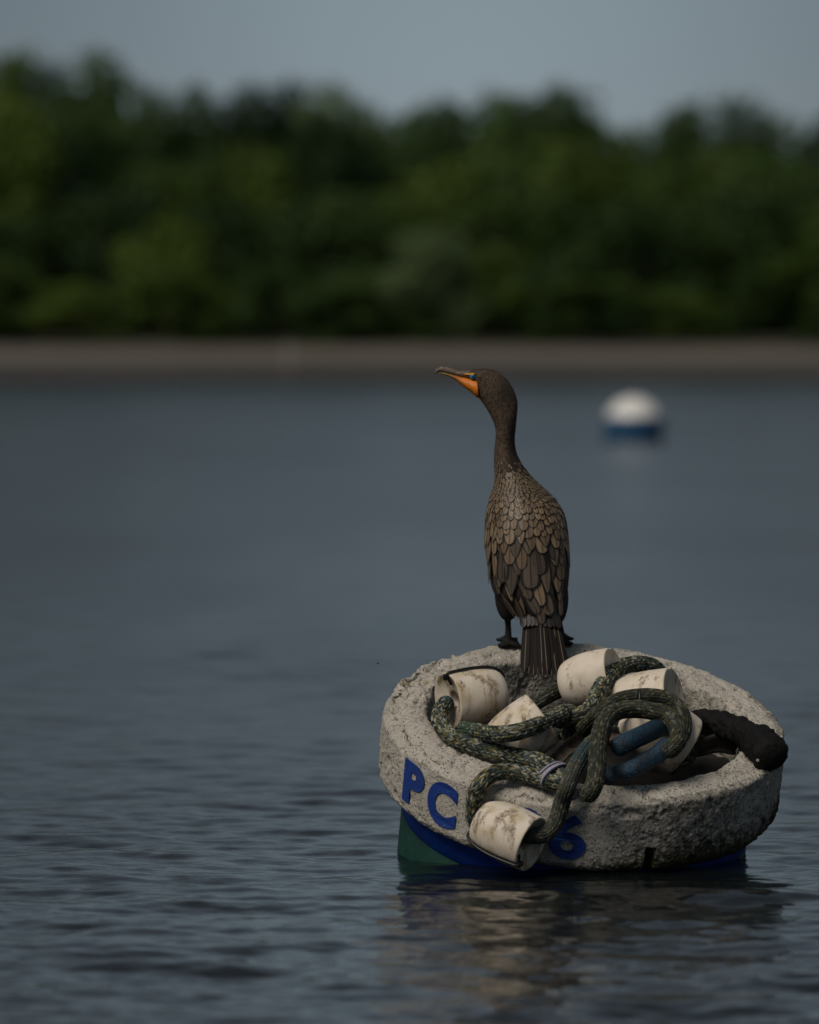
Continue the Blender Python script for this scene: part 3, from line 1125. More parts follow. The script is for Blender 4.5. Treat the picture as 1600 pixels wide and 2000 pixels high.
def build_float(label, c, axis, up, size=1.0, stain=0.3, seed=1, half_step=0.014, strap=None, seam=0.0, fat=1.0):
    """thimble-shaped float: rounded at -axis, flat dished end at +axis; optional strap running lengthwise round it at the angle `strap`"""
    x = nrm(axis)
    u = nrm(np.asarray(up, float) - np.dot(up, x) * x)
    w = np.cross(x, u)
    if strap is not None:
        strap = math.atan2(np.dot(strap, w), np.dot(strap, u))
        seam = strap + math.pi
    t = thing('rope_float', c, label, 'float', 'white plastic floats threaded on the rope')
    n = 96
    base = np.array(FLOAT_PROF + FLOAT_PROF[:1])
    d = np.r_[0, np.cumsum(np.linalg.norm(np.diff(base, axis=0), axis=1))]
    s = np.linspace(0, d[-1], 90, endpoint=False)
    prof = np.stack([np.interp(s, d, base[:, 0]), np.interp(s, d, base[:, 1])], 1) * size
    a = np.linspace(0, 2 * np.pi, n, endpoint=False)
    rr = prof[:, 1][:, None] * fat * np.ones((1, n))
    xx = prof[:, 0][:, None] * np.ones((1, n))
    if half_step:
        low = sstep(-0.06, 0.06, -np.sin(a - seam))
        rr = rr * (1 - half_step * low[None, :])
        xx = xx + half_step * 0.06 * low[None, :]
        crease = np.exp(-((np.sin(a - seam)) / 0.04) ** 2)
        rr = rr - 0.0025 * crease[None, :] * (rr > 0.03)
    Pn = np.stack([xx.ravel() + seed, (rr * np.cos(a)).ravel(), (rr * np.sin(a)).ravel()], 1)
    rr = rr + ((fbm(Pn, 22, 3, seed) - 0.5) * 0.0035).reshape(rr.shape)
    V = np.asarray(c) + xx.reshape(-1, 1) * x + (rr * np.cos(a)).reshape(-1, 1) * u + (rr * np.sin(a)).reshape(-1, 1) * w
    part('shell', V, grid_faces(len(prof), n, True, True), float_mat('float_plastic', seed, stain), t)
    if strap is not None:
        k = [(-0.066, 0.030)] + FLOAT_PROF[1:13] + [(0.066, 0.055), (0.058, 0.035)]
        pts = []
        for (q, r) in k:
            o = 0.0028
            r2 = r * fat + o
            q2 = q + (0.003 if q > 0.06 else (-0.003 if q < -0.06 else 0))
            pts.append(np.asarray(c) + q2 * size * x + r2 * size * (math.cos(strap) * u + math.sin(strap) * w))
        P, _ = spline(pts, 0.004)
        V, Fc = tube_mesh(P, 0.0032, 8)
        sp = part('strap', V, Fc, BLACK_PLASTIC, t)
        kp = pts[-1]
        bm = bmesh.new()
        bmesh.ops.create_cube(bm, size=0.013)
        bmesh.ops.bevel(bm, geom=bm.edges[:], offset=0.003, segments=2, affect='EDGES')
        me = bpy.data.meshes.new('knot')
        bm.to_mesh(me)
        bm.free()
        me.materials.append(BLACK_PLASTIC)
        ko = link('strap_knot', me, None, sp, np.asarray(pts[-2]) - np.asarray(c) + x * 0.003)
        ko.rotation_euler = (0.5, 0.4, 0.3)
    return t


UPV = (0, 0, 1)
build_float('upper left white float with a black strap over its top', Rg_(926, 1360, .058), (-0.87, -0.42, -0.12), UPV, 0.98, 0.75, 1, strap=(0, -0.35, 1.0))
build_float('brown-stained white float in the middle with a green rope laid across it', Rg_(1012, 1436, .035), (0.80, 0.12, 0.56), UPV, 0.98, 1.05, 2)
build_float('clean white float right beside the bird tail, against the back wall', Rg_(1152, 1328, .058), (0.88, -0.36, 0.22), UPV, 0.93, 0.12, 3)
build_float('white float under the arching rope, behind the strapped loop', Rg_(1260, 1373, .040), (0.80, -0.30, 0.16), UPV, 1.05, 0.2, 4)
build_float('tilted white float with its flat edge facing the black rubber sleeve, behind the big loop', Rg_(1283, 1424, .032), (0.80, 0.16, -0.54), UPV, 1.10, 0.15, 5)
build_float('brown-streaked white float hanging over the front of the collar across the letters', on_side(988, 1628, .055), (0.84, -0.42, -0.34), UPV, 0.98, 0.75, 6, half_step=0.07, strap=(-0.1, -0.72, -0.70))

# ================================================================== black rubber sleeve, rags
def black_sleeve():
    W = [np.r_[Rg_(1335, 1404, .005), .017], np.r_[Rg_(1372, 1402, .02), .021], np.r_[Rg_(1412, 1412, .025), .026], np.r_[Rg_(1447, 1428, .028), .030], np.r_[Rg_(1478, 1448, .034), .036], np.r_[Rg_(1502, 1469, .036), .041], np.r_[Rg_(1512, 1482, .034), .040]]
    P4, s = spline(W, 0.004)
    P, r = P4[:, :3], P4[:, 3]
    e = np.minimum(s, s[-1] - s) / 0.03
    r = r * np.sqrt(np.clip(1 - (1 - np.clip(e, 0, 1)) ** 2, 0.04, 1))
    V, Fc = tube_mesh(P, r, 44)
    c0 = np.repeat(P, 44, 0)
    d = V - c0
    ln = np.linalg.norm(d, axis=1)[:, None]
    V = V + d / ln * ((fbm(V, 45, 4, 61) - 0.5) * 0.020 + (vnoise(V, 160, 62) - 0.5) * 0.004)[:, None]
    t = NT('black_rubber')
    v = t.coord('Object')
    n = t.noise(160, 4, 0.7, v)
    c = t.ramp(n, [(0.3, (0.003, 0.003, 0.003)), (0.7, (0.009, 0.008, 0.0075))])
    top = t.ramp(t.noise(45, 3, 0.6, v), [(0.68, 0.0), (0.8, 0.12)])
    c = t.mix(top, c, (0.12, 0.105, 0.085))
    m = t.out(c, 0.62, t.bump(n, 0.004), 0.22)
    o = solo('rubber_sleeve', V, Fc, m)
    tag(o, 'thick black rubber sleeve, frayed and ragged, draped over the right rim', 'rubber sleeve')
    for px, py in ((1457, 1485), (1480, 1485)):
        V, Fc = tube_mesh(loop_around(Rg_(px, py, .066) , RY * 0.6 - RN * 0.2, RN, 0.0022, 0.0022, 14), 0.0012, 6, False)
        part('eyelet', V, Fc, mat_simple('eyelet_metal', (0.45, 0.44, 0.42), 0.5), o)


black_sleeve()


def rag(label, pts, w, seed, col):
    P, s = spline(pts, 0.004)
    T, N, B = frames(P)
    n = 9
    u = np.linspace(-1, 1, n)
    tap = 0.55 + 0.45 * np.sin(np.linspace(0.3, 2.9, len(P)))
    V = []
    for k in range(len(P)):
        for q in u:
            V.append(P[k] + B[k] * q * w * tap[k] + N[k] * 0.010 * math.cos(q * 2.4 + seed))
    V = np.array(V)
    V = V + ((fbm(V, 40, 3, seed) - 0.5) * 0.014)[:, None] * RN
    top, bot = V, V - RN * 0.006
    nr = len(P)
    Fa = grid_faces(nr, n)
    Fb = grid_faces(nr, n)[:, ::-1] + nr * n
    border = [i for i in range(n)] + [i * n + n - 1 for i in range(1, nr)] + [(nr - 1) * n + i for i in range(n - 2, -1, -1)] + [i * n for i in range(nr - 2, 0, -1)]
    side = [(border[(i + 1) % len(border)], border[i], border[i] + nr * n, border[(i + 1) % len(border)] + nr * n) for i in range(len(border))]
    o = solo('canvas_strap', np.vstack([top, bot]), np.vstack([Fa, Fb, np.array(side)]), mat_simple('rag_cloth', col, 0.9, 0.5, 60, 0.003))
    tag(o, label, 'strap')


rag('brown weathered canvas strap sunk between the stained float and the grey rope', [Rg_(1072, 1496, -.01), Rg_(1095, 1474, .01), Rg_(1118, 1455, .01), Rg_(1150, 1440, -.01), Rg_(1190, 1430, -.02)], 0.018, 3, (0.10, 0.08, 0.06))
rag('second brown strap end showing between the dark rope and the blue sleeve', [Rg_(1178, 1446, .03), Rg_(1200, 1438, .045), Rg_(1222, 1434, .04)], 0.010, 5, (0.13, 0.09, 0.065))
rag('dark canvas strap lying in the hollow beside the black rubber sleeve', [Rg_(1345, 1468, -.04), Rg_(1375, 1458, -.02), Rg_(1405, 1450, -.02), Rg_(1440, 1458, -.03)], 0.016, 8, (0.03, 0.026, 0.022))

# ================================================================== the cormorant
FOOT_Y = on_ring(1045, 1262, 0)[1]
BIRD_Y = FOOT_Y - 0.045
BIRD = thing('cormorant', at(1040, 1256, FOOT_Y), 'brown cormorant standing with its back turned and head in profile to the left', 'bird')
S_PX = F / BIRD_Y              # px per metre at the bird
# stations: left px, right px, half depth (m), centre depth offset (m)
ST = [((1040, 1240), (1074, 1240), 0.010, -0.075),
      ((1026, 1217), (1090, 1217), 0.030, -0.055),
      ((1003, 1195), (1102, 1195), 0.055, -0.030),
      ((966, 1160), (1108, 1160), 0.078, -0.010),
      ((953, 1110), (1113, 1110), 0.088, 0.0),
      ((947, 1060), (1112, 1060), 0.090, 0.0),
      ((948, 1010), (1105, 1010), 0.084, 0.0),
      ((954, 980), (1089, 980), 0.074, 0.004),
      ((963, 955), (1063, 955), 0.062, 0.008),
      ((966, 935), (1041, 933), 0.050, 0.010),
      ((965, 912), (1023, 910), 0.040, 0.010),
      ((965, 889), (1011, 888), 0.030, 0.008),
      ((966, 871), (1007, 871), 0.0255, 0.006),
      ((968, 855), (1006, 855), 0.0245, 0.004),
      ((967, 834), (1008, 834), 0.0245, 0.002),
      ((958, 812), (1011, 802), 0.0255, 0.0),
      ((948, 795), (1011, 785), 0.0265, 0.0),
      ((939, 782), (1007, 769), 0.0270, 0.0),
      ((932, 772), (999, 753), 0.0265, 0.0),
      ((929, 760), (987, 737), 0.0250, 0.0),
      ((926, 750), (970, 724), 0.0225, 0.0),
      ((920, 745), (946, 719), 0.0185, 0.0),
      ((911, 740), (923, 722), 0.0130, 0.0),
      ((905, 735), (909, 726), 0.0060, 0.0)]


def stations_loft(ST, n=40, sub=6, scale=1.0):
    rows = [np.r_[l, r, hd, yo] for l, r, hd, yo in ST]
    R = np.array(rows)
    q = np.linspace(0, len(R) - 1, (len(R) - 1) * sub + 1)
    Pd = np.vstack([2 * R[0] - R[1], R, 2 * R[-1] - R[-2]])
    out = []
    for x in q:
        k = min(int(x), len(R) - 2)
        t = x - k
        p0, p1, p2, p3 = Pd[k], Pd[k + 1], Pd[k + 2], Pd[k + 3]
        out.append(0.5 * (2 * p1 + (p2 - p0) * t + (2 * p0 - 5 * p1 + 4 * p2 - p3) * t ** 2 + (3 * p1 - p0 - 3 * p2 + p3) * t ** 3))
    return np.array(out)


def loft_point(row, th, Y0):
    l = at(row[0], row[1], Y0)
    r = at(row[2], row[3], Y0)
    m, h = (l + r) / 2, (r - l) / 2
    return m + h * np.cos(th) + np.array([0, 1, 0]) * (row[5] - row[4] * np.sin(th))


def loft(ST, Y0, n=40, sub=6):
    rows = stations_loft(ST, n, sub)
    a = np.linspace(0, 2 * np.pi, n, endpoint=False)
    V = np.array([loft_point(r, t, Y0) for r in rows for t in a])
    Fc = [tuple(int(i) for i in f) for f in grid_faces(len(rows), n, True)]
    Fc.append(tuple(range(n - 1, -1, -1)))
    Fc.append(tuple((len(rows) - 1) * n + i for i in range(n)))
    return V, Fc


def ellipsoid(c, rx, ry, rz, nu=20, nv=14):
    V, idx = [], []
    for i in range(nv + 1):
        p = math.pi * i / nv
        for j in range(nu):
            q = 2 * math.pi * j / nu
            V.append((c[0] + rx * max(math.sin(p), 1e-3) * math.cos(q), c[1] + ry * max(math.sin(p), 1e-3) * math.sin(q), c[2] + rz * math.cos(p)))
    Fc = [tuple(int(i) for i in f) for f in grid_faces(nv + 1, nu, True)]
    Fc.append(tuple(range(nu - 1, -1, -1)))
    Fc.append(tuple(nv * nu + i for i in range(nu)))
    return np.array(V), Fc


def build_body():
    L = [loft(ST, BIRD_Y)]
    # thighs
    L.append(ellipsoid(at(992, 1160, BIRD_Y + 0.01), 0.030, 0.040, 0.062))
    L.append(ellipsoid(at(1090, 1168, BIRD_Y + 0.02), 0.024, 0.036, 0.060))
    fl = on_ring(993, 1264, 0.003)
    fr = on_ring(1098, 1259, 0.003)
    for foot, top, side in ((fl, at(991, 1198, BIRD_Y + 0.02), -1), (fr, at(1089, 1200, BIRD_Y + 0.03), 1)):
        ankle = foot + np.array([0.0, 0.012, 0.014])
        P, s = spline([top + [0, 0, .02], top, (top + ankle) / 2 + [0.001, 0.004, 0], ankle], 0.006)
        L.append(tube_mesh(P, np.interp(np.linspace(0, 1, len(P)), [0, .25, .6, 1], [0.014, 0.0085, 0.0068, 0.0085]), 14))
        L.append(ellipsoid(ankle - [0, 0.0, .004], 0.012, 0.014, 0.008))
        # toes with web: three forward (away from the camera), one to the inner side
        tips = [(side * 0.026, 0.035), (side * 0.008, 0.058), (-side * 0.020, 0.050), (-side * 0.030, -0.004)]
        tw = []
        for dx, dy in tips:
            e = foot + RX * dx + RY * dy + RN * 0.002
            m = foot + RX * dx * .5 + RY * dy * .5 + RN * 0.009
            Q, _ = spline([ankle - [0, 0, .004], m, e], 0.005)
            L.append(tube_mesh(Q, np.linspace(0.0062, 0.0038, len(Q)), 10))
            tw.append(e)
        web_t = [foot + RN * 0.011] + [q + RN * 0.003 for q in tw]
        web_b = [foot + RN * 0.001] + [q - RN * 0.001 for q in tw]
        L.append((np.array(web_t + web_b), [(0, 1, 2), (0, 2, 3), (0, 3, 4), (5, 7, 6), (5, 8, 7), (5, 9, 8), (1, 6, 7, 2), (2, 7, 8, 3), (3, 8, 9, 4), (0, 5, 6, 1), (4, 9, 5, 0)]))
        # heel pad reaching to the side, as the foot spreads on the rim
        L.append(ellipsoid(foot + RX * side * 0.012 + RN * 0.004, 0.014, 0.012, 0.006))
    V, Fc = merge(L)
    me = bpy.data.meshes.new('body')
    me.from_pydata([tuple(v) for v in V], [], Fc)
    tmp = bpy.data.objects.new('body_tmp', me)
    COL.objects.link(tmp)
    md = tmp.modifiers.new('remesh', 'REMESH')
    md.mode = 'VOXEL'
    md.voxel_size = 0.0024
    sm = tmp.modifiers.new('smooth', 'SMOOTH')
    sm.factor = 0.5
    sm.iterations = 3
    dg = bpy.context.evaluated_depsgraph_get()
    out = bpy.data.meshes.new_from_object(tmp.evaluated_get(dg))
    bpy.data.objects.remove(tmp)
    co = np.empty(len(out.vertices) * 3, np.float32)
    out.vertices.foreach_get('co', co)
    co = co.reshape(-1, 3).astype(float)
    # colour by place on the animal
    zpx = HORIZON + (CAM_H - co[:, 2]) / co[:, 1] * F
    xpx = 800 + co[:, 0] / co[:, 1] * F
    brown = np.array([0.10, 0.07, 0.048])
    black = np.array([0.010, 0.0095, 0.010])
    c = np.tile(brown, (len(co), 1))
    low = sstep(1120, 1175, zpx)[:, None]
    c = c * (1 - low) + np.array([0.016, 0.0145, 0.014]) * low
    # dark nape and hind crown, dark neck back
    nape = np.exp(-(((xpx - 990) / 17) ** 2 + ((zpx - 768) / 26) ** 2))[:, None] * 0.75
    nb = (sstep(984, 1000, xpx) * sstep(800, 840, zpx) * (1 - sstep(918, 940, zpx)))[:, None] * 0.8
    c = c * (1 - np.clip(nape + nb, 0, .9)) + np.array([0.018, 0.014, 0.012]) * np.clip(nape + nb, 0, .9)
    crown = (np.exp(-((zpx - 722) / 7) ** 2) * (xpx < 985))[:, None] * 0.55
    c = c * (1 - crown) + np.array([0.03, 0.022, 0.018]) * crown
    leg = (sstep(1196, 1206, zpx) * (xpx < 1024) + sstep(1196, 1206, zpx) * (xpx > 1078) * 1.0)[:, None]
    leg = np.clip(leg, 0, 1)
    c = c * (1 - leg) + black * leg
    out.vertices.foreach_set('co', (co - np.array(BIRD.location)).astype(np.float32).ravel())
    out.polygons.foreach_set('use_smooth', np.ones(len(out.polygons), bool))
    out.update()
    t = NT('plumage')
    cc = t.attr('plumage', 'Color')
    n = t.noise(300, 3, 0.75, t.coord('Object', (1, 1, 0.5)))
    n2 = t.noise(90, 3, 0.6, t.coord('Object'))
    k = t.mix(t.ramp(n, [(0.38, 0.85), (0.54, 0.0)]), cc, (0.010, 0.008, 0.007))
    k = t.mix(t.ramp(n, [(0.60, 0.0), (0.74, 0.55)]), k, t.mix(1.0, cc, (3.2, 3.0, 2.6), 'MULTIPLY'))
    k = t.mix(t.ramp(n2, [(0.3, 0.3), (0.6, 0.0)]), k, (0.014, 0.011, 0.01))
    m = t.out(k, 0.8, t.bump(n, 0.0016, 0.8), 0.25)
    out.materials.append(m)
    o = link('body', out, None, BIRD)
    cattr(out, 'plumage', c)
    return o


build_body()

# ---- bill, throat, eye
def small_loft(name, ST, mat, n=24, sub=5):
    V, Fc = loft(ST, BIRD_Y, n, sub)
    return part(name, V, Fc, mat, BIRD)


def bill_mat():
    t = NT('bill_horn')
    n = t.noise(260, 4, 0.65, t.coord('Object', (0.35, 1, 1)))
    return t.out(t.ramp(n, [(0.3, (0.035, 0.027, 0.022)), (0.5, (0.12, 0.09, 0.07)), (0.7, (0.30, 0.23, 0.14))]), 0.5, t.bump(n, 0.0012))


def pouch_mat():
    t = NT('throat_skin')
    v = t.coord('Object')
    sep = t.new('ShaderNodeSeparateXYZ')
    t.l.new(v, sep.inputs[0])
    x0 = float((at(872, 740, BIRD_Y) - np.array(BIRD.location))[0])
    x1 = float((at(908, 740, BIRD_Y) - np.array(BIRD.location))[0])
    f = t.new('ShaderNodeMapRange')
    f.inputs['From Min'].default_value = x0
    f.inputs['From Max'].default_value = x1
    t.l.new(sep.outputs[0], f.inputs['Value'])
    n = t.noise(180, 4, 0.6, t.coord('Object', (1, 1, 1.5)))
    org = t.ramp(n, [(0.3, (0.55, 0.13, 0.006)), (0.65, (0.80, 0.24, 0.012))])
    dull = t.ramp(n, [(0.35, (0.06, 0.045, 0.03)), (0.6, (0.30, 0.19, 0.045))])
    return t.out(t.mix(f.outputs[0], dull, org), 0.45, t.bump(n, 0.0015))


small_loft('upper_bill', [((916, 738), (919, 723), 0.0110, 0), ((906, 736.5), (906, 724), 0.0098, 0), ((895, 735), (895, 723.5), 0.0082, 0), ((880, 731), (881, 719.5), 0.0066, 0), ((867, 727), (868, 715.5), 0.0056, 0), ((859, 726.5), (859.5, 716.5), 0.0048, 0), ((853.5, 729), (853, 720), 0.0034, 0), ((851, 730.5), (849.5, 725), 0.0018, 0)], bill_mat())
small_loft('throat_pouch', [((935, 777.5), (931.5, 741), 0.0235, 0), ((930, 775.5), (925, 740), 0.0225, 0), ((921, 767), (917, 739), 0.0185, 0), ((909, 758.5), (907, 737), 0.0135, 0), ((897, 748.5), (897, 735), 0.0095, 0), ((886, 740), (886.5, 732), 0.0070, 0), ((873, 734.5), (873.5, 729), 0.0052, 0), ((858, 730), (858, 727), 0.0035, 0)], pouch_mat())
sk = mat_simple('lore_skin', (0.75, 0.36, 0.02), 0.45, 0.2, 200, 0.001)
small_loft('lore', [((926, 733.5), (927, 728), 0.0222, 0), ((919, 734.5), (920, 728), 0.0182, 0), ((911, 733), (912, 729), 0.0132, 0), ((904, 731.5), (904.5, 729.5), 0.0095, 0)], sk, 20)
EYE_C = at(923.3, 735.8, BIRD_Y - 0.0135)
V, Fc = ellipsoid(EYE_C, 0.0068, 0.0068, 0.0066)
eye_o = part('eye', V, Fc, mat_simple('eye_blue', (0.008, 0.19, 0.38), 0.12, 0.35, 300), BIRD)
V, Fc = ellipsoid(EYE_C + np.array([-0.0005, -0.0054, 0.0003]), 0.0024, 0.0022, 0.0024, 14, 10)
part('pupil', V, Fc, mat_simple('pupil_black', (0.004, 0.004, 0.004), 0.08), eye_o)

# ---- feathers
ROWS = stations_loft(ST, sub=20)
ROWS_T = (ROWS[:, 1] + ROWS[:, 3]) / 2        # photo height of each station


def skin(tpx, phi):
    k = np.argsort(ROWS_T)
    r = np.array([np.interp(tpx, ROWS_T[k], ROWS[k, c]) for c in range(6)])
    return loft_point(r, phi, BIRD_Y)


def feather_mesh(shape):
    nv = 8
    us = np.array([-1, -0.76, -0.60, -0.07, 0.07, 0.60, 0.76, 1.0])
    V, UV = [], []
    for i in range(nv + 1):
        v = i / nv
        if shape == 'round':
            w = (0.62 + 0.38 * v / 0.55) if v < 0.55 else math.sqrt(max(0.0, 1 - ((v - 0.55) / 0.45) ** 2.2))
        elif shape == 'point':
            w = (0.55 + 0.45 * v / 0.45) if v < 0.45 else max(0.0, 1 - ((v - 0.45) / 0.55) ** 1.8)
        else:
            w = (0.75 + 0.25 * v / 0.6) if v < 0.72 else math.sqrt(max(0.0, 1 - ((v - 0.72) / 0.28) ** 2.4))
            w *= 1.0
        w = max(w, 0.04)
        for u in us:
            x = u * w * 0.5
            V.append((x, v, 0.20 * (0.25 - x * x) - 0.03 + (0.012 if abs(u) < .1 else 0)))
            UV.append((u, v))
    V = np.array(V)
    return V, grid_faces(nv + 1, 8)[:, ::-1], np.array(UV)


def feather_mat(name, c0, c1, edge, shaft, eo=0.70):
    t = NT(name)
    u, v = t.attr('across'), t.attr('along')
    oi = t.new('ShaderNodeObjectInfo')
    au = t.math('ABSOLUTE', u)
    tip = t.math('MAXIMUM', t.math('SUBTRACT', t.math('MULTIPLY', v, 5.0), 4.0), 0.0)
    e = t.math('MAXIMUM', au, tip)
    col = t.ramp(oi.outputs['Random'], [(0.0, c0), (1.0, c1)])
    barb = t.noise(900, 2, 0.5, t.coord('Object', (0.25, 3, 1)))
    n = t.noise(2.2, 3, 0.6, t.coord('Object', (1.5, 0.6, 1)))
    col = t.mix(t.ramp(n, [(0.35, 0.35), (0.65, 0.0)]), col, edge)
    col = t.mix(t.ramp(au, [(0.05, 0.8), (0.10, 0.0)]), col, shaft)
    col = t.mix(t.ramp(e, [(eo - 0.04, 0.0), (eo + 0.06, 1.0)]), col, edge)
    return t.out(col, 0.48, None, 0.42) if eo < 0.8 else t.out(col, 0.75, None, 0.12)


EDGE = (0.007, 0.0055, 0.005)
FE_A = feather_mat('feather_brown', (0.13, 0.089, 0.054), (0.30, 0.21, 0.125), EDGE, (0.03, 0.02, 0.015))
FE_B = feather_mat('feather_dark', (0.055, 0.042, 0.032), (0.15, 0.108, 0.076), EDGE, (0.012, 0.009, 0.008))
FE_T = feather_mat('feather_tail', (0.010, 0.0085, 0.0078), (0.026, 0.021, 0.018), (0.006, 0.005, 0.005), (0.20, 0.165, 0.135), 0.84)
FE_K = feather_mat('feather_black', (0.012, 0.010, 0.009), (0.03, 0.024, 0.02), (0.006, 0.005, 0.005), (0.01, 0.008, 0.007))
FM = {}
for shape in ('round', 'point', 'long'):
    for nm, mt in (('A', FE_A), ('B', FE_B), ('T', FE_T), ('K', FE_K)):
        V, Fc, UV = feather_mesh(shape)
        me = make_mesh('feather', V, Fc)
        fattr(me, 'across', UV[:, 0])
        fattr(me, 'along', UV[:, 1])
        me.materials.append(mt)
        FM[shape, nm] = me
BASE = Matrix.Translation(-Vector(BIRD.location))


def feather_matrix(tip, base, nor, w, lift):
    y = nrm(tip - base)
    n = nrm(nor - np.dot(nor, y) * y)
    x = np.cross(y, n)
    ln = np.linalg.norm(tip - base)
    # pitch the tip off the body a little
    y2 = nrm(y + n * lift)
    n2 = nrm(np.cross(x, y2))
    M = Matrix(((x[0] * w, y2[0] * ln, n2[0] * w, base[0]), (x[1] * w, y2[1] * ln, n2[1] * w, base[1]), (x[2] * w, y2[2] * ln, n2[2] * w, base[2]), (0, 0, 0, 1)))
    return M


def skin_normal(t, p):
    a = skin(t + 2, p) - skin(t - 2, p)
    b = skin(t, p + .03) - skin(t, p - .03)
    n = np.cross(a, b)
    n = nrm(n)
    c = skin(t, math.pi / 2) + np.array([0, 0.09, 0])
    if np.dot(n, skin(t, p) - c) < 0:
        n = -n
    return n


# rows from the nape down: (tip height px, feather width px, length px)
FR = [(984, 11, 23), (994, 12, 25), (1006, 13.5, 28), (1019, 15.5, 32), (1033, 17.5, 37), (1049, 20, 43), (1067, 22.5, 50), (1087, 25, 58), (1109, 27.5, 66), (1132, 29, 74), (1156, 28, 80), (1180, 25, 80), (1198, 21, 74), (1213, 16, 62)]
n_f = 0
for ri, (tp, w, ln) in enumerate(FR):
    phi_half = 1.30 if tp < 1150 else 1.18
    # arc length over the visible back
    ph = np.linspace(math.pi / 2 - phi_half, math.pi / 2 + phi_half, 60)
    arc = np.array([skin(min(tp, 1205), q) for q in ph])
    al = np.r_[0, np.cumsum(np.linalg.norm(np.diff(arc, axis=0), axis=1))]
    pos, q = [], random.uniform(0.1, 0.9) * w
    while q < al[-1] * S_PX:
        f = np.interp(q / S_PX, al, ph)
        side = abs(f - math.pi / 2) / phi_half
        ws = w * (1 - 0.42 * sstep(0.45, 0.85, np.array(side)) * (1 if tp > 1000 else 0.4)) * random.uniform(0.8, 1.22)
        pos.append((f, ws, side))
        q += ws * 0.93
    for f, ws, side in pos:
        # the parting between the folded wings
        if tp < 1060 and abs(f - 1.50) < 0.035:
            continue
        t_tip = tp + random.uniform(-4.5, 4.5) * (w / 14)
        t_b = t_tip - ln * random.uniform(0.9, 1.12) * (1 if side < .6 else 0.85)
        lean = (f - math.pi / 2) * (-0.03)
        b = skin(t_b, f)
        tip = skin(min(t_tip, 1216), f + lean)
        if t_tip > 1216:
            tip = tip + np.array([0, -0.004, -(t_tip - 1216) / S_PX])
        nor = skin_normal((t_b + min(t_tip, 1214)) / 2, f)
        shape = 'round' if (tp < 1060 and side < .6) else random.choice(('round', 'point', 'point'))
        if tp > 1130:
            shape = random.choice(('point', 'long', 'point'))
        mt = 'A' if tp < 1075 or (side > .5 and tp < 1140) else random.choice('AB' if tp < 1125 else 'BBA')
        wm = ws * 1.16 / S_PX
        M = feather_matrix(tip + nor * 0.002, b + nor * (0.0005), nor, wm, 0.040 + 0.03 * random.random())
        if random.random() < 0.9:
            M = M @ Matrix.Rotation(random.uniform(-0.09, 0.09), 4, 'Z')
        o = link('feather', FM[shape, mt], None, BIRD)
        o.matrix_local = BASE @ M
        n_f += 1
# tiny scale-like feathers of the mantle and lower neck: past counting, one mesh
VL, FL, UL, n0 = [], [], [], 0
V0, F0, UV0 = feather_mesh('round')
for tp in np.arange(908, 982, 5.2):
    w = np.interp(tp, [908, 930, 982], [3.2, 4.4, 9.5])
    arc = np.array([skin(tp, q) for q in np.linspace(0.15, 3.0, 50)])
    al = np.r_[0, np.cumsum(np.linalg.norm(np.diff(arc, axis=0), axis=1))]
    q = random.uniform(0, w)
    while q < al[-1] * S_PX:
        f = np.interp(q / S_PX, al, np.linspace(0.15, 3.0, 50))
        q += w * random.uniform(0.85, 1.3)
        tt = tp + random.uniform(-2.5, 2.5)
        if random.random() < np.interp(tp, [908, 932, 952], [0.85, 0.5, 0.0]):
            continue
        nor = skin_normal(tt, f)
        M = feather_matrix(skin(tt, f) + nor * .001, skin(tt - w * 1.9, f), nor, w * 1.1 / S_PX, 0.10)
        P = np.array([(M @ Vector(v))[:] for v in V0])
        VL.append(P)
        FL.append(F0 + n0)
        UL.append(UV0)
        n0 += len(P)
o = part('mantle_feathers', np.vstack(VL), np.vstack(FL), None, BIRD)
U = np.vstack(UL)
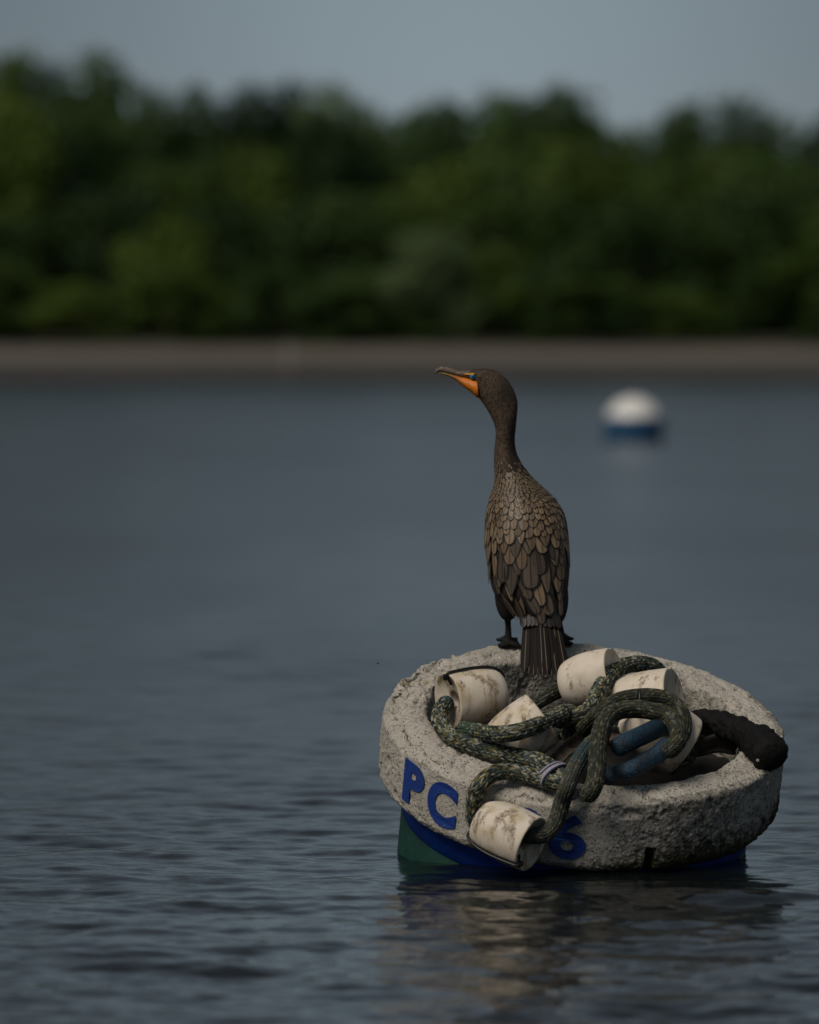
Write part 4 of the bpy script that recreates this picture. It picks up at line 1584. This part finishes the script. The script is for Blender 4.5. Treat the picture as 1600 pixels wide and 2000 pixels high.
fattr(o.data, 'across', U[:, 0])
fattr(o.data, 'along', U[:, 1])
o.data.materials.append(feather_mat('feather_mantle', (0.20, 0.145, 0.085), (0.32, 0.235, 0.14), EDGE, (0.05, 0.035, 0.025), 0.62))
o['kind'] = 'stuff'

# tail: stiff wedge of twelve feathers hanging inside the rim
TAIL_Y = BIRD_Y - 0.085
for k in range(10):
    q = k / 9 * 2 - 1
    order = abs(q)
    bx = 1057 + q * 27
    tx = 1065 + q * 41
    ty = 1326 - 5 * (k % 2) - 10 * max(0, abs(q) - 0.75) * 4 * (1 if q < 0 else 0.3)
    b = at(bx, 1200, TAIL_Y + 0.006 + 0.010 * order + 0.0012 * (k % 2))
    tip = at(tx, ty, TAIL_Y - 0.075 + 0.014 * order + 0.0015 * (k % 2))
    M = feather_matrix(tip, b, np.array([q * 0.30, -1, 0.35]), 19.0 / S_PX, 0.0)
    o = link('tail_feather', FM['long', 'T'], None, BIRD)
    o.matrix_local = BASE @ M
    n_f += 1
# black coverts over the tail root
for k in range(9):
    q = k / 8 * 2 - 1
    b = at(1054 + q * 34, 1196, TAIL_Y + 0.012)
    tip = at(1058 + q * 34, 1226 + random.uniform(-3, 3), TAIL_Y - 0.010)
    M = feather_matrix(tip, b, np.array([q * 0.4, -1, 0.2]), 15.0 / S_PX, 0.05)
    o = link('tail_covert', FM['round', 'K'], None, BIRD)
    o.matrix_local = BASE @ M
print('feathers', n_f)

# ================================================================== a tiny insect in the air left of the buoy
ic = at(738, 1296, 12.0)
V, Fc = ellipsoid(ic, 0.0028, 0.0016, 0.0012, 10, 8)
ins = solo('insect', V, Fc, mat_simple('insect_black', (0.01, 0.01, 0.01), 0.5), ic)
tag(ins, 'tiny dark insect in the air left of the buoy', 'insect')
for s in (-1, 1):
    V, Fc = ellipsoid(ic + np.array([0.0008, 0.0012 * s, 0.0028]), 0.0007, 0.0004, 0.0026, 8, 6)
    part('wing', V, Fc, mat_simple('insect_wing', (0.08, 0.08, 0.08), 0.4), ins)
